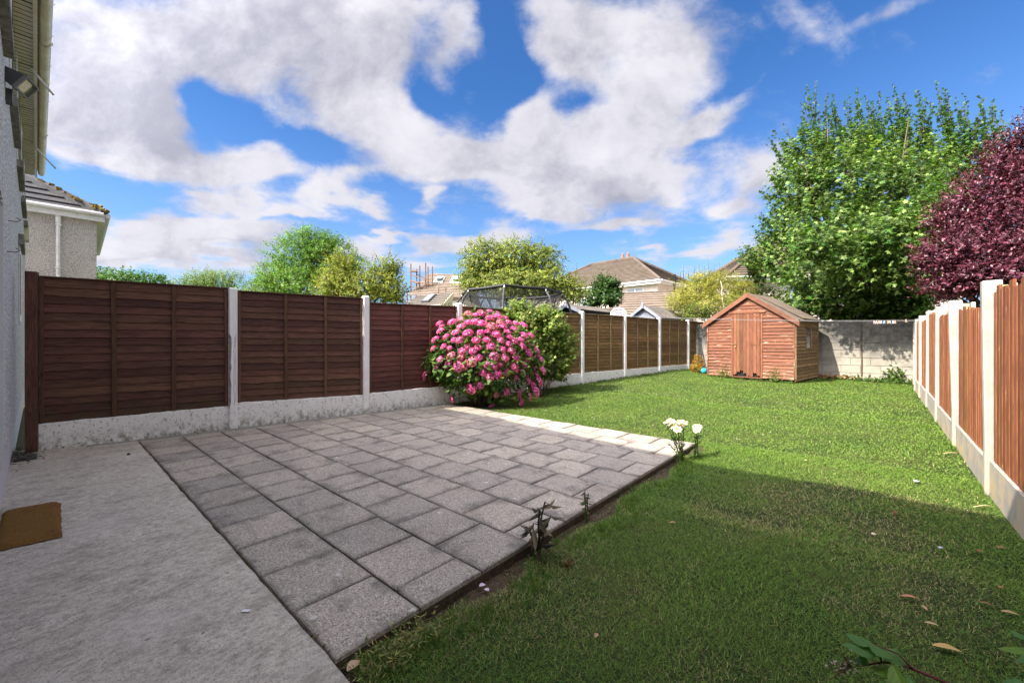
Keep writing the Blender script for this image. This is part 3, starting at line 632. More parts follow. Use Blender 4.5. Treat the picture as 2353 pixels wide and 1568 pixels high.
# wooden end post against the house
wp = lf(-1, .02); box('end_post', wp + U_L * .02 + V(0, 0, .98), (2.18, .095, .095), M_DARKWOOD, fence, z=U_L, x=(0, 0, 1))
ptop = {-1: (2.02, 2.03), 0: (2.00, 2.015), 1: (1.94, 1.97), 2: (1.98, 1.97), 3: (1.96, 1.99), 4: (1.99, 2.0), 5: (1.99, 1.97), 6: (1.97, 1.97), 7: (1.97, 1.96)}
pbot = {-1: (.335, .350), 0: (.385, .345), 1: (.36, .38), 2: (.40, .40), 3: (.425, .425), 4: (.43, .43), 5: (.43, .43), 6: (.44, .44), 7: (.44, .44)}
for i in range(-1, 8):
    a, b = lf(i) + U_L * .055, lf(i + 1) - U_L * .055
    if i == -1: a = lf(-1) + U_L * .07
    L = (b - a).length; t0, t1 = ptop[i]; b0, b1 = pbot[i]
    wood = M_DARKWOOD if i < 1 else (M_REDWOOD if i in (1,) else (M_OLIVEWOOD if i >= 2 else M_DARKWOOD))
    # gravel board
    g0 = -.05
    gm = MB(); gb0, gb1 = (b0 - .012, b1 - .012) if i > -1 else (b0 - .02, b1 - .012)
    seg = 24; 
    pts_t = []
    for k in range(seg + 1):
        u = k / seg; pts_t.append((a.lerp(b, u), gb0 + (gb1 - gb0) * u + random.uniform(-.003, .003)))
    for (pa, za), (pb, zb) in zip(pts_t[:-1], pts_t[1:]):
        gm.add([pa + N_L * .022 + V(0, 0, g0), pb + N_L * .022 + V(0, 0, g0), pb + N_L * .022 + V(0, 0, zb - .006), pa + N_L * .022 + V(0, 0, za - .006),
                pb + N_L * .014 + V(0, 0, zb), pa + N_L * .014 + V(0, 0, za), pb - N_L * .022 + V(0, 0, zb), pa - N_L * .022 + V(0, 0, za)],
               [(0, 1, 2, 3), (3, 2, 4, 5), (5, 4, 6, 7)])
    gm.build('gravel_board', M_WHITE, fence)
    # lap boards
    n = 17; Hh = ((t0 + t1) - (b0 + b1)) / 2; step = Hh / n
    for k in range(n):
        z = lambda u: (b0 + (b1 - b0) * u) + ((t0 + (t1 - t0) * u) - (b0 + (b1 - b0) * u)) * (k + .5) / n
        za, zb = z(0) + random.uniform(-.006, .006), z(1) + random.uniform(-.006, .006)
        A_ = a + V(0, 0, za); B_ = b + V(0, 0, zb); mid = (A_ + B_) / 2 - N_L * .012
        x = (B_ - A_).normalized(); tilt = Matrix.Rotation(-.14, 4, 'X')
        me = boxmesh(L, .009, step + .028, .0025, wood)
        wid = wood
        if i == 1 and k < n: me = boxmesh(L, .009, step + .028, .0025, M_DARKWOOD if False else wood)
        M = frame(mid, x) @ Matrix.Rotation(-.16 + random.uniform(-.03, .03), 4, 'X')
        # a waney lower edge on its own mesh for some boards
        if k % 3 == 0:
            mw = MB(); sgs = 20; hh = (step + .028) / 2
            for q in range(sgs):
                u0, u1 = -L / 2 + L * q / sgs, -L / 2 + L * (q + 1) / sgs
                w0 = .006 * math.sin(q * .7 + k + i) + .004 * math.sin(q * 1.9); w1 = .006 * math.sin((q + 1) * .7 + k + i) + .004 * math.sin((q + 1) * 1.9)
                mw.add([(u0, -.0045, -hh + w0), (u1, -.0045, -hh + w1), (u1, -.0045, hh), (u0, -.0045, hh), (u0, .0045, -hh + w0), (u1, .0045, -hh + w1), (u1, .0045, hh), (u0, .0045, hh)],
                       [(0, 1, 2, 3), (5, 4, 7, 6), (0, 4, 5, 1), (3, 2, 6, 7)])
            me = mw.mesh(wood)
        # N_L is local -Y of frame
        mobj('lap_board', me, None, fence, M)
    bat = M_BATTEN if i < 1 else M_BATTEN2 if i >= 2 else M_BATTEN
    for u, w in ((.012, .034), (.345, .045), (.665, .045), (.985, .034)):
        zb_ = b0 + (b1 - b0) * u - .01; zt_ = t0 + (t1 - t0) * u - .012
        c = a.lerp(b, u) + N_L * .013 + V(0, 0, (zb_ + zt_) / 2)
        o = mobj('batten', boxmesh(zt_ - zb_, w, .017, .003, bat), None, fence, frame(c, (U_L * random.uniform(-.006, .006) + V(0, 0, 1)), z=N_L))
    A_ = a + V(0, 0, t0 + .006); B_ = b + V(0, 0, t1 + .006)
    mobj('capping', boxmesh(L, .05, .014, .003, bat), None, fence, frame((A_ + B_) / 2 + N_L * .0, (B_ - A_)))

# ------------------------------------------------------------------ fence on the right
rp = [(2267, 3.4, .50), (2192, 4.8, .472), (2150, 6.24, .516), (2128, 7.4, .537), (2112, 8.56, .524), (2101, 9.6, .505)]
RP = [W(px, HY, z).xy.to_3d() + V(.05, 0, CAMZ + t) for px, z, t in rp]
RP = [V(RP[0].x - .03, RP[0].y - 1.88 * 2, 1.8), V(RP[0].x - .015, RP[0].y - 1.88, 1.79)] + RP
RP.append(V(1.0, 15.4, 1.78))
fence2 = thing('close_board_fence', 'orange-brown close-board fence with cream concrete posts, right of the lawn', 'fence', (RP[2].x, RP[2].y, 0))
for k, p in enumerate(RP):
    top = p.z; lean = .0
    m = MB(); hw = .045; g = float(gh(p.x, p.y))
    prof = [(-.062, -hw + .012), (-.05, -hw), (.05, -hw), (.05, hw), (-.05, hw), (-.062, hw - .012)]
    vs = []
    for zz, sc_ in ((-.25, 1.12), (.10, 1.1), (.45, 1), (top - .012, 1), (top - .004, .95), (top, .85)):
        for (a, b) in prof: vs.append((a * sc_, b * sc_, zz))
    n = 6; fs = [tuple(range(n))[::-1], tuple(range(5 * n, 6 * n))]
    for q in range(5):
        for j in range(n): fs.append((q * n + j, q * n + (j + 1) % n, (q + 1) * n + (j + 1) % n, (q + 1) * n + j))
    m.add(vs, fs); M = Matrix.Translation((p.x, p.y, 0)) @ Matrix.Rotation(math.radians([0, 0, -.7, -1.3, .2, .3, 0, .4, 0][k]), 4, 'Y')
    po = mobj('post', m.mesh(M_POST), None, fence2, M)
    if k >= 1:
        box('backing_timber', V(p.x + .055, p.y + .095, (top - .02) / 2 + .1), (top - .25, .05, .05), M_CREAMWOOD, fence2, x=(0, 0, 1))
        box('cleat', V(p.x + .115, p.y + .13, top - .13), (.22, .035, .06), mat('pale_cut_timber', base=(.62, .60, .56), rough=.8), fence2, x=(0, 0, 1))
for k in range(len(RP) - 1):
    a = V(RP[k].x, RP[k].y + .055, 0); b = V(RP[k + 1].x, RP[k + 1].y - .055, 0); d = (b - a); L = d.length; d.normalize()
    nn = V(-d.y, d.x, 0)   # towards the garden
    ga, gb = .27 + .25 * (float(gh(a.x, a.y)) + .0), .27 + float(gh(b.x, b.y)) * .25 + .02
    if k >= 4: ga += .04; gb += .05
    m = MB(); m.prism([a + nn * .0 + V(0, 0, -.12), b + nn * .0 + V(0, 0, -.12), b + V(0, 0, gb), a + V(0, 0, ga)], nn * .045); m.build('gravel_board', M_WHITE if False else M_POST, fence2)
    n = max(8, int(L / .104)); w = L / n
    tt = CAMZ + .36 + (0 if k > 2 else 0) + (.06 if k > 3 else 0)
    for j in range(n):
        u = (j + .5) / n; c = a.lerp(b, u); zb = ga + (gb - ga) * u + random.uniform(.0, .008); zt = tt + random.uniform(-.022, .022) + (.03 if j > n * .55 and random.random() < .3 else 0) + .04 * math.sin(k * 2.1)
        zt = min(zt, RP[k + 1].z - .04)
        m = MB(); H = zt - zb; wv = w + .018
        # feather-edged board: thick on one side
        m.add([(-wv / 2, -.004, -H / 2), (wv / 2, .004, -H / 2), (wv / 2, .004, H / 2), (-wv / 2, -.004, H / 2),
               (-wv / 2, .014, -H / 2), (wv / 2, .010, -H / 2), (wv / 2, .010, H / 2), (-wv / 2, .014, H / 2)],
              [(0, 1, 2, 3), (5, 4, 7, 6), (0, 4, 5, 1), (3, 2, 6, 7), (0, 3, 7, 4), (1, 5, 6, 2)])
        me = m.mesh(M_ORANGE)
        # grain runs along local x in the material: rotate mesh so length is x
        R = Matrix.Rotation(math.radians(90), 4, 'Y')
        me.transform(R.inverted())
        zc = (zb + zt) / 2
        M = frame(c + nn * .012 + V(0, 0, zc), d) @ Matrix.Rotation(random.uniform(-.004, .004), 4, 'Y') @ Matrix.Rotation(random.uniform(-.02, .02), 4, 'Z')
        if d.cross(V(0, 0, 1)).dot(nn) > 0: pass
        mobj('fence_board', me, None, fence2, M @ R)
    for zz in (.55, 1.35):
        box('rail', a.lerp(b, .5) - nn * .03 + V(0, 0, zz), (L, .04, .06), M_CREAMWOOD, fence2, x=d)

# ------------------------------------------------------------------ block wall at the end
A_ = V(-cy_ * 0 - 1, 0, 0)
WR = LZ(.982 * 11.35, 11.35); wd = V(-1, -.02, 0).normalized(); wn = V(wd.y, -wd.x, 0)
if wn.y > 0: wn = -wn
WR = WR + V(.3, 0, 0)
wall = thing('block_wall', 'stained grey concrete block wall at the end of the garden beside the shed', 'wall', tuple(WR))
Lw = 7.2; m = MB(); m.prism([WR - wn * .09 + V(0, 0, -.2), WR + wd * Lw - wn * .09 + V(0, 0, -.2), WR + wd * Lw + wn * .0 + V(0, 0, -.2), WR + V(0, 0, -.2)], (0, 0, 2.075)); m.build('mortar_core', M_MORTAR, wall)
bh = .224; nr = 10
for r in range(nr):
    zc = 1.885 - bh * (r + .5)
    x = -(.225 if r % 2 else 0)
    while x < Lw:
        x0, x1 = max(x, 0), min(x + .45, Lw); x += .45
        if x1 - x0 < .06: continue
        if zc < -.1: continue
        c = WR + wd * ((x0 + x1) / 2) + wn * (.004 + random.uniform(-.003, .003)) + V(0, 0, zc)
        mobj('block', boxmesh(x1 - x0 - .011, .022, bh - .011, .004, M_BLOCK), None, wall, frame(c, wd))
m = MB(); c = WR + wd * 1.33 + wn * .03; m.tube([c + V(0, 0, -.05), c + V(.01, 0, .7), c + V(-.01, 0, 1.3), c + V(0, 0, 1.87)], [.022, .018, .02, .012], 6); m.build('ivy_stem', M_BARK, wall)
# ------------------------------------------------------------------ shed
FR = LZ(.697 * 10.66, 10.66); sd = (LZ(.754 * 12.3, 12.3) - FR).normalized(); fd = V(-sd.y, sd.x, 0)   # sd: depth, fd: front towards left
SW, SD = 2.22, 2.42; EH = 1.86; RH = 2.60
shed = thing('garden_shed', 'wooden shed with flaking red-brown boards and a felt roof at the lawn end', 'shed', tuple(FR))
def SP(u, d, z): return FR + fd * u + sd * d + V(0, 0, z)
zg = lambda u: .235 + .07 * u / SW
core = MB(); core.prism([SP(.03, .03, .1), SP(SW - .03, .03, .1), SP(SW - .03, .03, EH), SP(SW / 2, .03, RH - .06), SP(.03, .03, EH)], sd * (SD - .06)); core.build('frame', M_BLACK, shed)
bhh = .092; dx0, dx1 = .80, 1.49; dtop = 2.02
k = 0; z = .25
def lapb(u0, u1, zc, matl, side=False, h=bhh):
    L = u1 - u0
    if L < .04: return
    if side: c = SP(-.004, (u0 + u1) / 2, zc); x = sd; 
    else: c = SP((u0 + u1) / 2, -.004, zc); x = -fd
    # outward side is local -Y (front: -sd ; side: -fd)
    M = frame(c, x + V(0, 0, random.uniform(-.006, .006))) @ Matrix.Rotation(-.25, 4, 'X')
    mobj('board', boxmesh(L, .016, h + .018, .002, matl), None, shed, M)
rows = []
while z < RH - .05:
    zc = z + bhh / 2
    if zc < EH: hw = SW / 2
    else: hw = (RH - .03 - zc) / (RH - EH) * SW / 2
    u0, u1 = SW / 2 - hw, SW / 2 + hw
    if zc < dtop + .04:
        lapb(u0, min(dx0 - .05, u1), zc, M_SHED); lapb(max(dx1 + .05, u0), u1, zc, M_SHED)
    else: lapb(u0, u1, zc, M_SHED)
    z += bhh
z = .20; wu0, wu1, wz0, wz1 = 1.02, 1.66, 1.05, 1.66
while z < EH - .05:
    zc = z + bhh / 2
    if wz0 - .04 < zc < wz1 + .04: lapb(0, wu0, zc, M_SHEDSIDE, True); lapb(wu1, SD, zc, M_SHEDSIDE, True)
    else: lapb(0, SD, zc, M_SHEDSIDE, True)
    z += bhh
for a, b, c, e in ((wu0, wu0 + .05, wz0, wz1), (wu1 - .05, wu1, wz0, wz1), (wu0, wu1, wz0 - .03, wz0 + .03), (wu0, wu1, wz1 - .03, wz1 + .03)):
    box('window_frame', SP(-.02, (a + b) / 2, (c + e) / 2), (b - a, .03, e - c), M_SHEDSIDE, shed, x=sd)
box('window_pane', SP(-.008, (wu0 + wu1) / 2, (wz0 + wz1) / 2), (wu1 - wu0 - .09, .006, wz1 - wz0 - .05), M_GLASS, shed, x=sd, bev=0)
for u in (.0, SW): box('corner_trim', SP(u, -.022, (EH + .25) / 2), (EH - .26, .035, .03), M_SHED, shed, x=(0, 0, 1), z=-sd)
box('corner_trim', SP(-.024, .015, (EH + .25) / 2), (EH - .26, .035, .03), M_SHEDSIDE, shed, x=(0, 0, 1), z=-fd)
box('corner_trim', SP(-.024, SD - .02, (EH + .22) / 2), (EH - .26, .04, .03), M_SHEDSIDE, shed, x=(0, 0, 1), z=-fd)
for u, w in ((dx0 - .035, .05), (dx1 + .035, .05)): box('door_jamb', SP(u, -.018, 1.13), (1.80, w, .03), M_SHEDDOOR, shed, x=(0, 0, 1), z=-sd)
box('door_lintel', SP((dx0 + dx1) / 2, -.03, 2.075), (dx1 - dx0 + .26, .03, .05), M_SHED, shed, x=fd)
nb = 8; bw = (dx1 - dx0) / nb
botz = [.28, .36, .24, .25, .33, .40, .36, .27]
for j in range(nb):
    u = dx0 + bw * (j + .5); zb = botz[j]; m = MB(); H0 = 2.045
    # jagged rotten foot
    hw = bw / 2 - .003; q = [(-hw, zb + random.uniform(0, .06)), (-hw * .3, zb + random.uniform(0, .03)), (hw * .35, zb + random.uniform(0, .07)), (hw, zb + random.uniform(0, .05)), (hw, H0), (-hw, H0)]
    R = Matrix.Rotation(math.radians(90), 4, 'Y')
    m.prism([(a, -.009, b - 1.1) for a, b in q], (0, .018, 0)); me = m.mesh(M_SHEDDOOR); me.transform(R.inverted())
    mobj('door_board', me, None, shed, frame(SP(u, -.024, 1.1), -fd) @ R)
for zz in (1.97, 1.17):
    m = MB(); c = SP(dx0 + .02, -.037, zz); m.prism([c + V(0, 0, -.018), c + V(0, 0, .018), c + fd * .20 + V(0, 0, .006), c + fd * .20 + V(0, 0, -.006)], -sd * .006); m.build('hinge', M_SHEDDOOR, shed)
m = MB(); c = SP(dx1 - .02, -.040, 1.18); m.box(c, (.16, .012, .028), fd); m.tube([c - sd * .01 + V(0, 0, -.01), c - sd * .03 + V(0, 0, -.03), c - sd * .012 + V(0, 0, -.04)], .005, 6); m.build('bolt', M_RUST, shed)
box('padlock', SP(dx1 - .055, -.055, 1.105), (.045, .022, .05), mat('orange_padlock', base=(.42, .20, .08), rough=.5), shed, x=fd)
box('door_sill', SP((dx0 + dx1) / 2, -.015, .24), (dx1 - dx0 + .1, .05, .03), M_SHEDDOOR, shed, x=fd)
# roof: two felted slopes with ragged side edges, barge boards
def slope(u_e, u_r, name):
    m = MB(); N = 14; ov = .10
    for q in range(N):
        d0, d1 = -.09 + (SD + .2) * q / N, -.09 + (SD + .2) * (q + 1) / N
        s = 1 if u_e > u_r else -1
        e0 = u_e + s * (ov + .008 * math.sin(q * 2.1)); e1 = u_e + s * (ov + .008 * math.sin((q + 1) * 2.1))
        dz = -.02 - ov * (RH - EH) / (SW / 2) + .03
        t = .022 + .006 * (q % 4 == 0)
        A, B, C, D = SP(e0, d0, EH + dz), SP(e1, d1, EH + dz), SP(u_r, d1, RH), SP(u_r, d0, RH)
        up = V(0, 0, t); m.add([A, B, C, D, A + up, B + up, C + up, D + up], [(0, 1, 2, 3), (4, 7, 6, 5), (0, 4, 5, 1), (1, 5, 6, 2), (2, 6, 7, 3), (3, 7, 4, 0)])
    return m.build(name, M_FELT, shed)
slope(-.0, SW / 2, 'roof_slope'); slope(SW, SW / 2, 'roof_slope')
m = MB()
for j, d in enumerate((.55, 1.15, 1.75)):   # lifted felt laps
    A = SP(-.08, d, EH - .02 + .035); B = SP(SW / 2, d, RH + .028); m.prism([A, A + sd * .6, B + sd * .6, B], (0, 0, .012 + .006 * j))
m.build('felt_sheet', M_FELT, shed)
rise = (RH - EH) / (SW / 2)
for s in (-1, 1):
    e = SW / 2 + s * (SW / 2 + .13); A = SP(e, -.10, EH - .13 * rise + .005); B = SP(SW / 2, -.10, RH + .035)
    m = MB(); m.prism([A, B, B - V(0, 0, .135), A - V(0, 0, .125)], sd * .022); ob = m.build('barge_board', M_BARGE, shed)

# ------------------------------------------------------------------ conifer, ball, clothesline, pegs
def leafset(name, mat_, C, A, N, ln, wd, col, parent=None, shape='oval', cup=.18, kind=None):
    """C bases, A axes, N normals (n,3); ln, wd (n,); one mesh of n leaves"""
    n = len(C); A = A / np.linalg.norm(A, axis=1, keepdims=True)
    S = np.cross(A, N); S /= np.linalg.norm(S, axis=1, keepdims=True) + 1e-9; N = np.cross(S, A)
    if shape == 'oval':
        T = [(0, 0, 0), (.35, .5, -1), (.72, .36, -.7), (1, 0, -.6), (.72, -.36, -.7), (.35, -.5, -1)]; FA = [(0, 1, 2), (0, 2, 3), (0, 3, 4), (0, 4, 5)]
    elif shape == 'diamond':
        T = [(0, 0, 0), (.45, .5, -1), (1, 0, -.4), (.45, -.5, -1)]; FA = [(0, 1, 2), (0, 2, 3)]
    elif shape == 'blade':
        T = [(0, .5, 0), (0, -.5, 0), (.6, .35, -.3), (.6, -.35, -.3), (1, 0, -1.0)]; FA = [(0, 1, 2), (1, 3, 2), (2, 3, 4)]
    elif shape == 'maple':
        T = [(0, 0, 0), (-.02, .42, -.6), (.30, .22, -.1), (.55, .62, -1), (.62, .22, -.3), (1, 0, -.9), (.62, -.22, -.3), (.55, -.62, -1), (.30, -.22, -.1), (-.02, -.42, -.6)]
        FA = [(0, 1, 2), (0, 2, 4), (2, 3, 4), (0, 4, 5), (0, 5, 6), (0, 6, 8), (6, 7, 8), (0, 8, 9)]
    T = np.array(T, dtype=float); FA = np.array(FA)
    cup_ = (wd * cup)[:, None]
    v = C[:, None, :] + A[:, None, :] * (T[:, 0][None, :, None] * ln[:, None, None]) + S[:, None, :] * (T[:, 1][None, :, None] * wd[:, None, None]) + N[:, None, :] * (T[:, 2][None, :] * cup_)[:, :, None]
    f = (FA[None] + (np.arange(n) * len(T))[:, None, None]).reshape(-1, 3)
    c = np.repeat(col, len(T), axis=0)
    o = mobj(name, fastmesh(v.reshape(-1, 3), f, mat_, c), None, parent)
    if kind: o['kind'] = kind
    return o
def unit(n):
    v = rng.normal(size=(n, 3)); return v / np.linalg.norm(v, axis=1, keepdims=True)
def colvar(n, base, var=.25, alt=None, altf=.15, sat=.12):
    base = np.array(base); c = np.tile(base, (n, 1)) * (1 + var * rng.normal(size=(n, 1))).clip(.35, 2)
    c *= (1 + sat * rng.normal(size=(n, 3))).clip(.5, 1.6)
    if alt is not None:
        k = rng.random(n) < altf; c[k] = np.array(alt) * (1 + var * rng.normal(size=(k.sum(), 1))).clip(.4, 2)
    return c.clip(.003, 1)
def foliage(blobs, n, twig, leafl, ratio, col, alt=None, altf=.12, per=9, upb=.6, droop=.0, shell=.72, var=.25, shape='oval', flat=.6, zmin=None):
    """blobs (x,y,z,rx,ry,rz,weight): shoots with leaves spread through the crown's volume"""
    w = np.array([b[6] for b in blobs]); w = w / w.sum(); pick = rng.choice(len(blobs), n, p=w)
    B = np.array([b[:6] for b in blobs])[pick]; d = unit(n)
    rad = 1 - (1 - shell) * rng.random(n) ** .8 * 1.6; rad = np.where(rng.random(n) < .22, rng.random(n) ** .5, rad)
    noise_ = 1 + .22 * np.array([mnoise.noise(Vector((a * 2.3 + i * 7, b * 2.3, c * 2.3))) for (a, b, c), i in zip(d, pick)]) * 1.8
    P = B[:, :3] + d * B[:, 3:6] * (rad * noise_)[:, None]
    ax = d + np.array([0, 0, upb]) + .45 * unit(n) ; ax /= np.linalg.norm(ax, axis=1, keepdims=True)
    tl = twig * rng.uniform(.6, 1.35, n)
    t = (np.arange(per) + .5) / per
    C = P[:, None, :] + ax[:, None, :] * (t[None, :, None] - .5) * tl[:, None, None]
    C[:, :, 2] -= droop * (t[None, :] ** 2) * tl[:, None]
    C = C.reshape(-1, 3); AX = np.repeat(ax, per, axis=0)
    r = unit(len(C)); side = np.cross(AX, r); side /= np.linalg.norm(side, axis=1, keepdims=True)
    A = side + AX * rng.uniform(.2, .9, (len(C), 1)); A[:, 2] -= droop * 1.1 + .15
    N = unit(len(C)) * (1 - flat) + np.array([0, 0, 1]) * flat + .35 * np.repeat(d, per, axis=0)
    L = leafl * rng.uniform(.6, 1.25, len(C)) * np.tile(1 - .35 * t ** 3, n)
    clump = 1 + .24 * np.repeat(rng.normal(size=n), per)[:, None]
    c = colvar(len(C), col, var, alt, altf) * clump.clip(.5, 1.6)
    if zmin is not None:
        k = C[:, 2] > zmin; C, A, N, L, c = C[k], A[k], N[k], L[k], c[k]
    return C, A, N, L, L * ratio, c
def ib(px, py, z, rx, ry=None, rz=None, w=None):
    """blob centred on an image point at depth z, radii in pixels of the 2352 frame"""
    p = W(px, py, z); ry = ry or rx; k = z / F; rr = (rz or rx) * k
    return (p.x, p.y, p.z, (rx * k + rr) / 2, (rx * k + rr) / 2, ry * k, w or (rx * ry) ** 1.0)
def limbs(m, base, blobs, r0, fork=1.2, twigs=3, spread=.8):
    base = Vector(base)
    for b in blobs:
        c = Vector(b[:3]); st = base + V(0, 0, min(fork, max(.2, (c.z - base.z) * .5))) * random.uniform(.7, 1)
        mid = st.lerp(c, .5) + V(random.uniform(-.2, .2), random.uniform(-.2, .2), .2) * (c - st).length * .4
        rb = r0 * .45; m.tube([base + (st - base) * .6, st, mid, c + V(0, 0, b[5] * .3)], [rb * 1.1, rb, rb * .6, rb * .2], 6)
        for _ in range(twigs):
            e = c + Vector((random.uniform(-1, 1) * b[3], random.uniform(-1, 1) * b[4], random.uniform(-.6, 1) * b[5])) * spread
            m.tube([mid, mid.lerp(e, .6) + V(0, 0, .1), e], [rb * .4, rb * .25, rb * .08], 4)
def tree(name, label, cat, blobs, base, r0, n, twig, leafl, ratio, col, group=None, shoots=None, mats=M_LEAF, bark=M_BARK, twn=3, shape='oval', flatt=None, **kw):
    th = thing(name, label, cat, tuple(base), group)
    F_ = foliage(blobs, n, twig, leafl, ratio, col, shape=shape, **kw)
    parts = [F_]
    if shoots:
        for (a, b, nl, ll) in shoots:
            a, b = Vector(a), Vector(b); t = np.linspace(.05, 1, nl); A0 = np.array(a)[None] + (np.array(b - a))[None] * t[:, None]
            A0 += (.08 * (1 - t) + .012)[:, None] * rng.normal(size=A0.shape); ax = np.tile(np.array((b - a).normalized()), (nl, 1)); s = unit(nl)
            s = np.cross(ax, s); A = s + ax * rng.uniform(.3, .9, (nl, 1)); N = unit(nl) * .5 + np.array([0, 0, .6]); L = ll * rng.uniform(.7, 1.15, nl) * (1 - .45 * t)
            parts.append((A0, A, N, L, L * ratio, colvar(nl, np.array(col) * 1.15, .2)))
    cat_ = [np.concatenate([p[i] for p in parts]) for i in range(6)]
    leafset('crown', mats, *cat_, parent=th, shape=shape)
    m = MB(); base = Vector(base); m.tube([base - V(0, 0, .2), base + V(.03, 0, .8), base + V(0, .05, 1.6)], [r0 * 1.2, r0, r0 * .85], 9)
    limbs(m, base, blobs, r0, twigs=twn)
    if shoots:
        for (a, b, nl, ll) in shoots: m.tube([a, b], [.012, .004], 4)
    m.build('trunk', bark, th, True); return th

cb = W(1603, 836, 13.3); cbp = V(cb.x, cb.y, float(gh(cb.x, cb.y)))
th = thing('dwarf_conifer', 'small golden-orange dwarf conifer at the left corner of the shed', 'conifer', tuple(cbp))
blobs = [(cbp.x, cbp.y, cbp.z + .16, .24, .24, .17, 2), (cbp.x, cbp.y, cbp.z + .33, .17, .17, .20, 1.3), (cbp.x - .01, cbp.y, cbp.z + .48, .09, .09, .12, .5)]
leafset('foliage', M_CONIF, *foliage(blobs, 900, .05, .045, .3, (.28, .22, .02), alt=(.40, .17, .02), altf=.45, per=6, upb=1.2, shell=.85), parent=th, shape='diamond')
m = MB(); m.tube([cbp - V(0, 0, .05), cbp + V(0, 0, .35)], .02, 6); m.build('trunk', M_BARK, th)
bp = W(1617, 843, 13.0); gz = float(gh(bp.x, bp.y)) + .09
bm = bmesh.new(); bmesh.ops.create_icosphere(bm, subdivisions=3, radius=.095)
for v_ in bm.verts:
    v_.co *= 1 - .22 * math.exp(-((v_.co.normalized() - Vector((.3, -.8, .5)).normalized()).length / .35) ** 2)   # a dent
me = bpy.data.meshes.new('ball'); bm.to_mesh(me); bm.free(); me.polygons.foreach_set('use_smooth', [True] * len(me.polygons))
tag(mobj('play_ball', me, mat('turquoise_rubber', base=(.02, .33, .46), rough=.4), None, Matrix.Translation((bp.x, bp.y, gz))), 'dented turquoise ball lying between the small conifer and the shed', 'ball')

p0 = V(*lf(4)) + V(0, 0, 2.0); p0 = W(1440, 727, CL / 849 + .0) + N_L * .06; p1 = V(RP[7].x - .06, RP[7].y, 1.74)
cl = thing('clothesline', 'thin double clothesline stretched across the garden from the left fence to the right fence', 'clothesline', tuple(p0))
for s in (0, 1):
    pts = []
    for k in range(25):
        u = k / 24; q = p0.lerp(p1, u) + V(.02 * s, .05 * s, .022 * s); q.z -= .05 * 4 * u * (1 - u); pts.append(q)
    m = MB(); m.tube(pts, .0028, 4); m.build('line', mat('line_cord', base=(.35, .35, .36), rough=.5), cl)
def line_at(px):
    best = None
    for k in range(2001):
        q = p0.lerp(p1, k / 2000); q.z -= .05 * 4 * (k / 2000) * (1 - k / 2000)
        lat = q.x * cy_ + q.y * sy_; zz = -q.x * sy_ + q.y * cy_; d = abs(CX + F * lat / zz - px)
        if best is None or d < best[0]: best = (d, q)
    return best[1].copy()
pegc = [('pale pink', (.75, .50, .48)), ('white', (.85, .80, .82)), ('peach', (.8, .55, .38)), ('lilac white', (.72, .68, .85)), ('pale blue', (.45, .62, .72)), ('salmon', (.78, .50, .42)), ('cream', (.8, .68, .55)), ('lavender', (.70, .66, .82)), ('peach', (.8, .6, .45)), ('tan', (.72, .52, .35))]
pegw = ['leftmost small', 'second from the left, tilted', 'third from the left', 'fourth from the left', 'middle, standing alone', 'left one of the middle pair', 'right one of the middle pair', 'wide one right of the pairs', 'last of the bunch, leaning', 'single far right']
pegx = [2008, 2013, 2019, 2024, 2031, 2040, 2044, 2051, 2056, 2081]
for k, (px, (cn, cc)) in enumerate(zip(pegx, pegc)):
    q = line_at(px) - V(0, 0, .012 if k != 9 else -.02); a = random.uniform(-.35, .35) if k in (1, 8, 9) else random.uniform(-.08, .08)
    m = MB()
    for s in (-1, 1):
        m.add([Vector(v) for v in [(-.009, s * .001, .028), (.009, s * .001, .028), (.011, s * .012, -.045), (-.011, s * .012, -.045), (-.009, s * .007, .028), (.009, s * .007, .028), (.011, s * .018, -.045), (-.011, s * .018, -.045)]],
              [(0, 1, 2, 3), (4, 7, 6, 5), (0, 4, 5, 1), (1, 5, 6, 2), (2, 6, 7, 3), (3, 7, 4, 0)])
    me = m.mesh(mat('peg_' + cn.replace(' ', '_'), base=cc, rough=.4)); M = Matrix.Translation(q) @ Matrix.Rotation(YAW + .5, 4, 'Z') @ Matrix.Rotation(a, 4, 'Y')
    tag(mobj('clothes_peg', me, None, None, M), f'{cn} clothes peg on the line, {pegw[k]}', 'clothes peg', 'pegs on the clothesline')

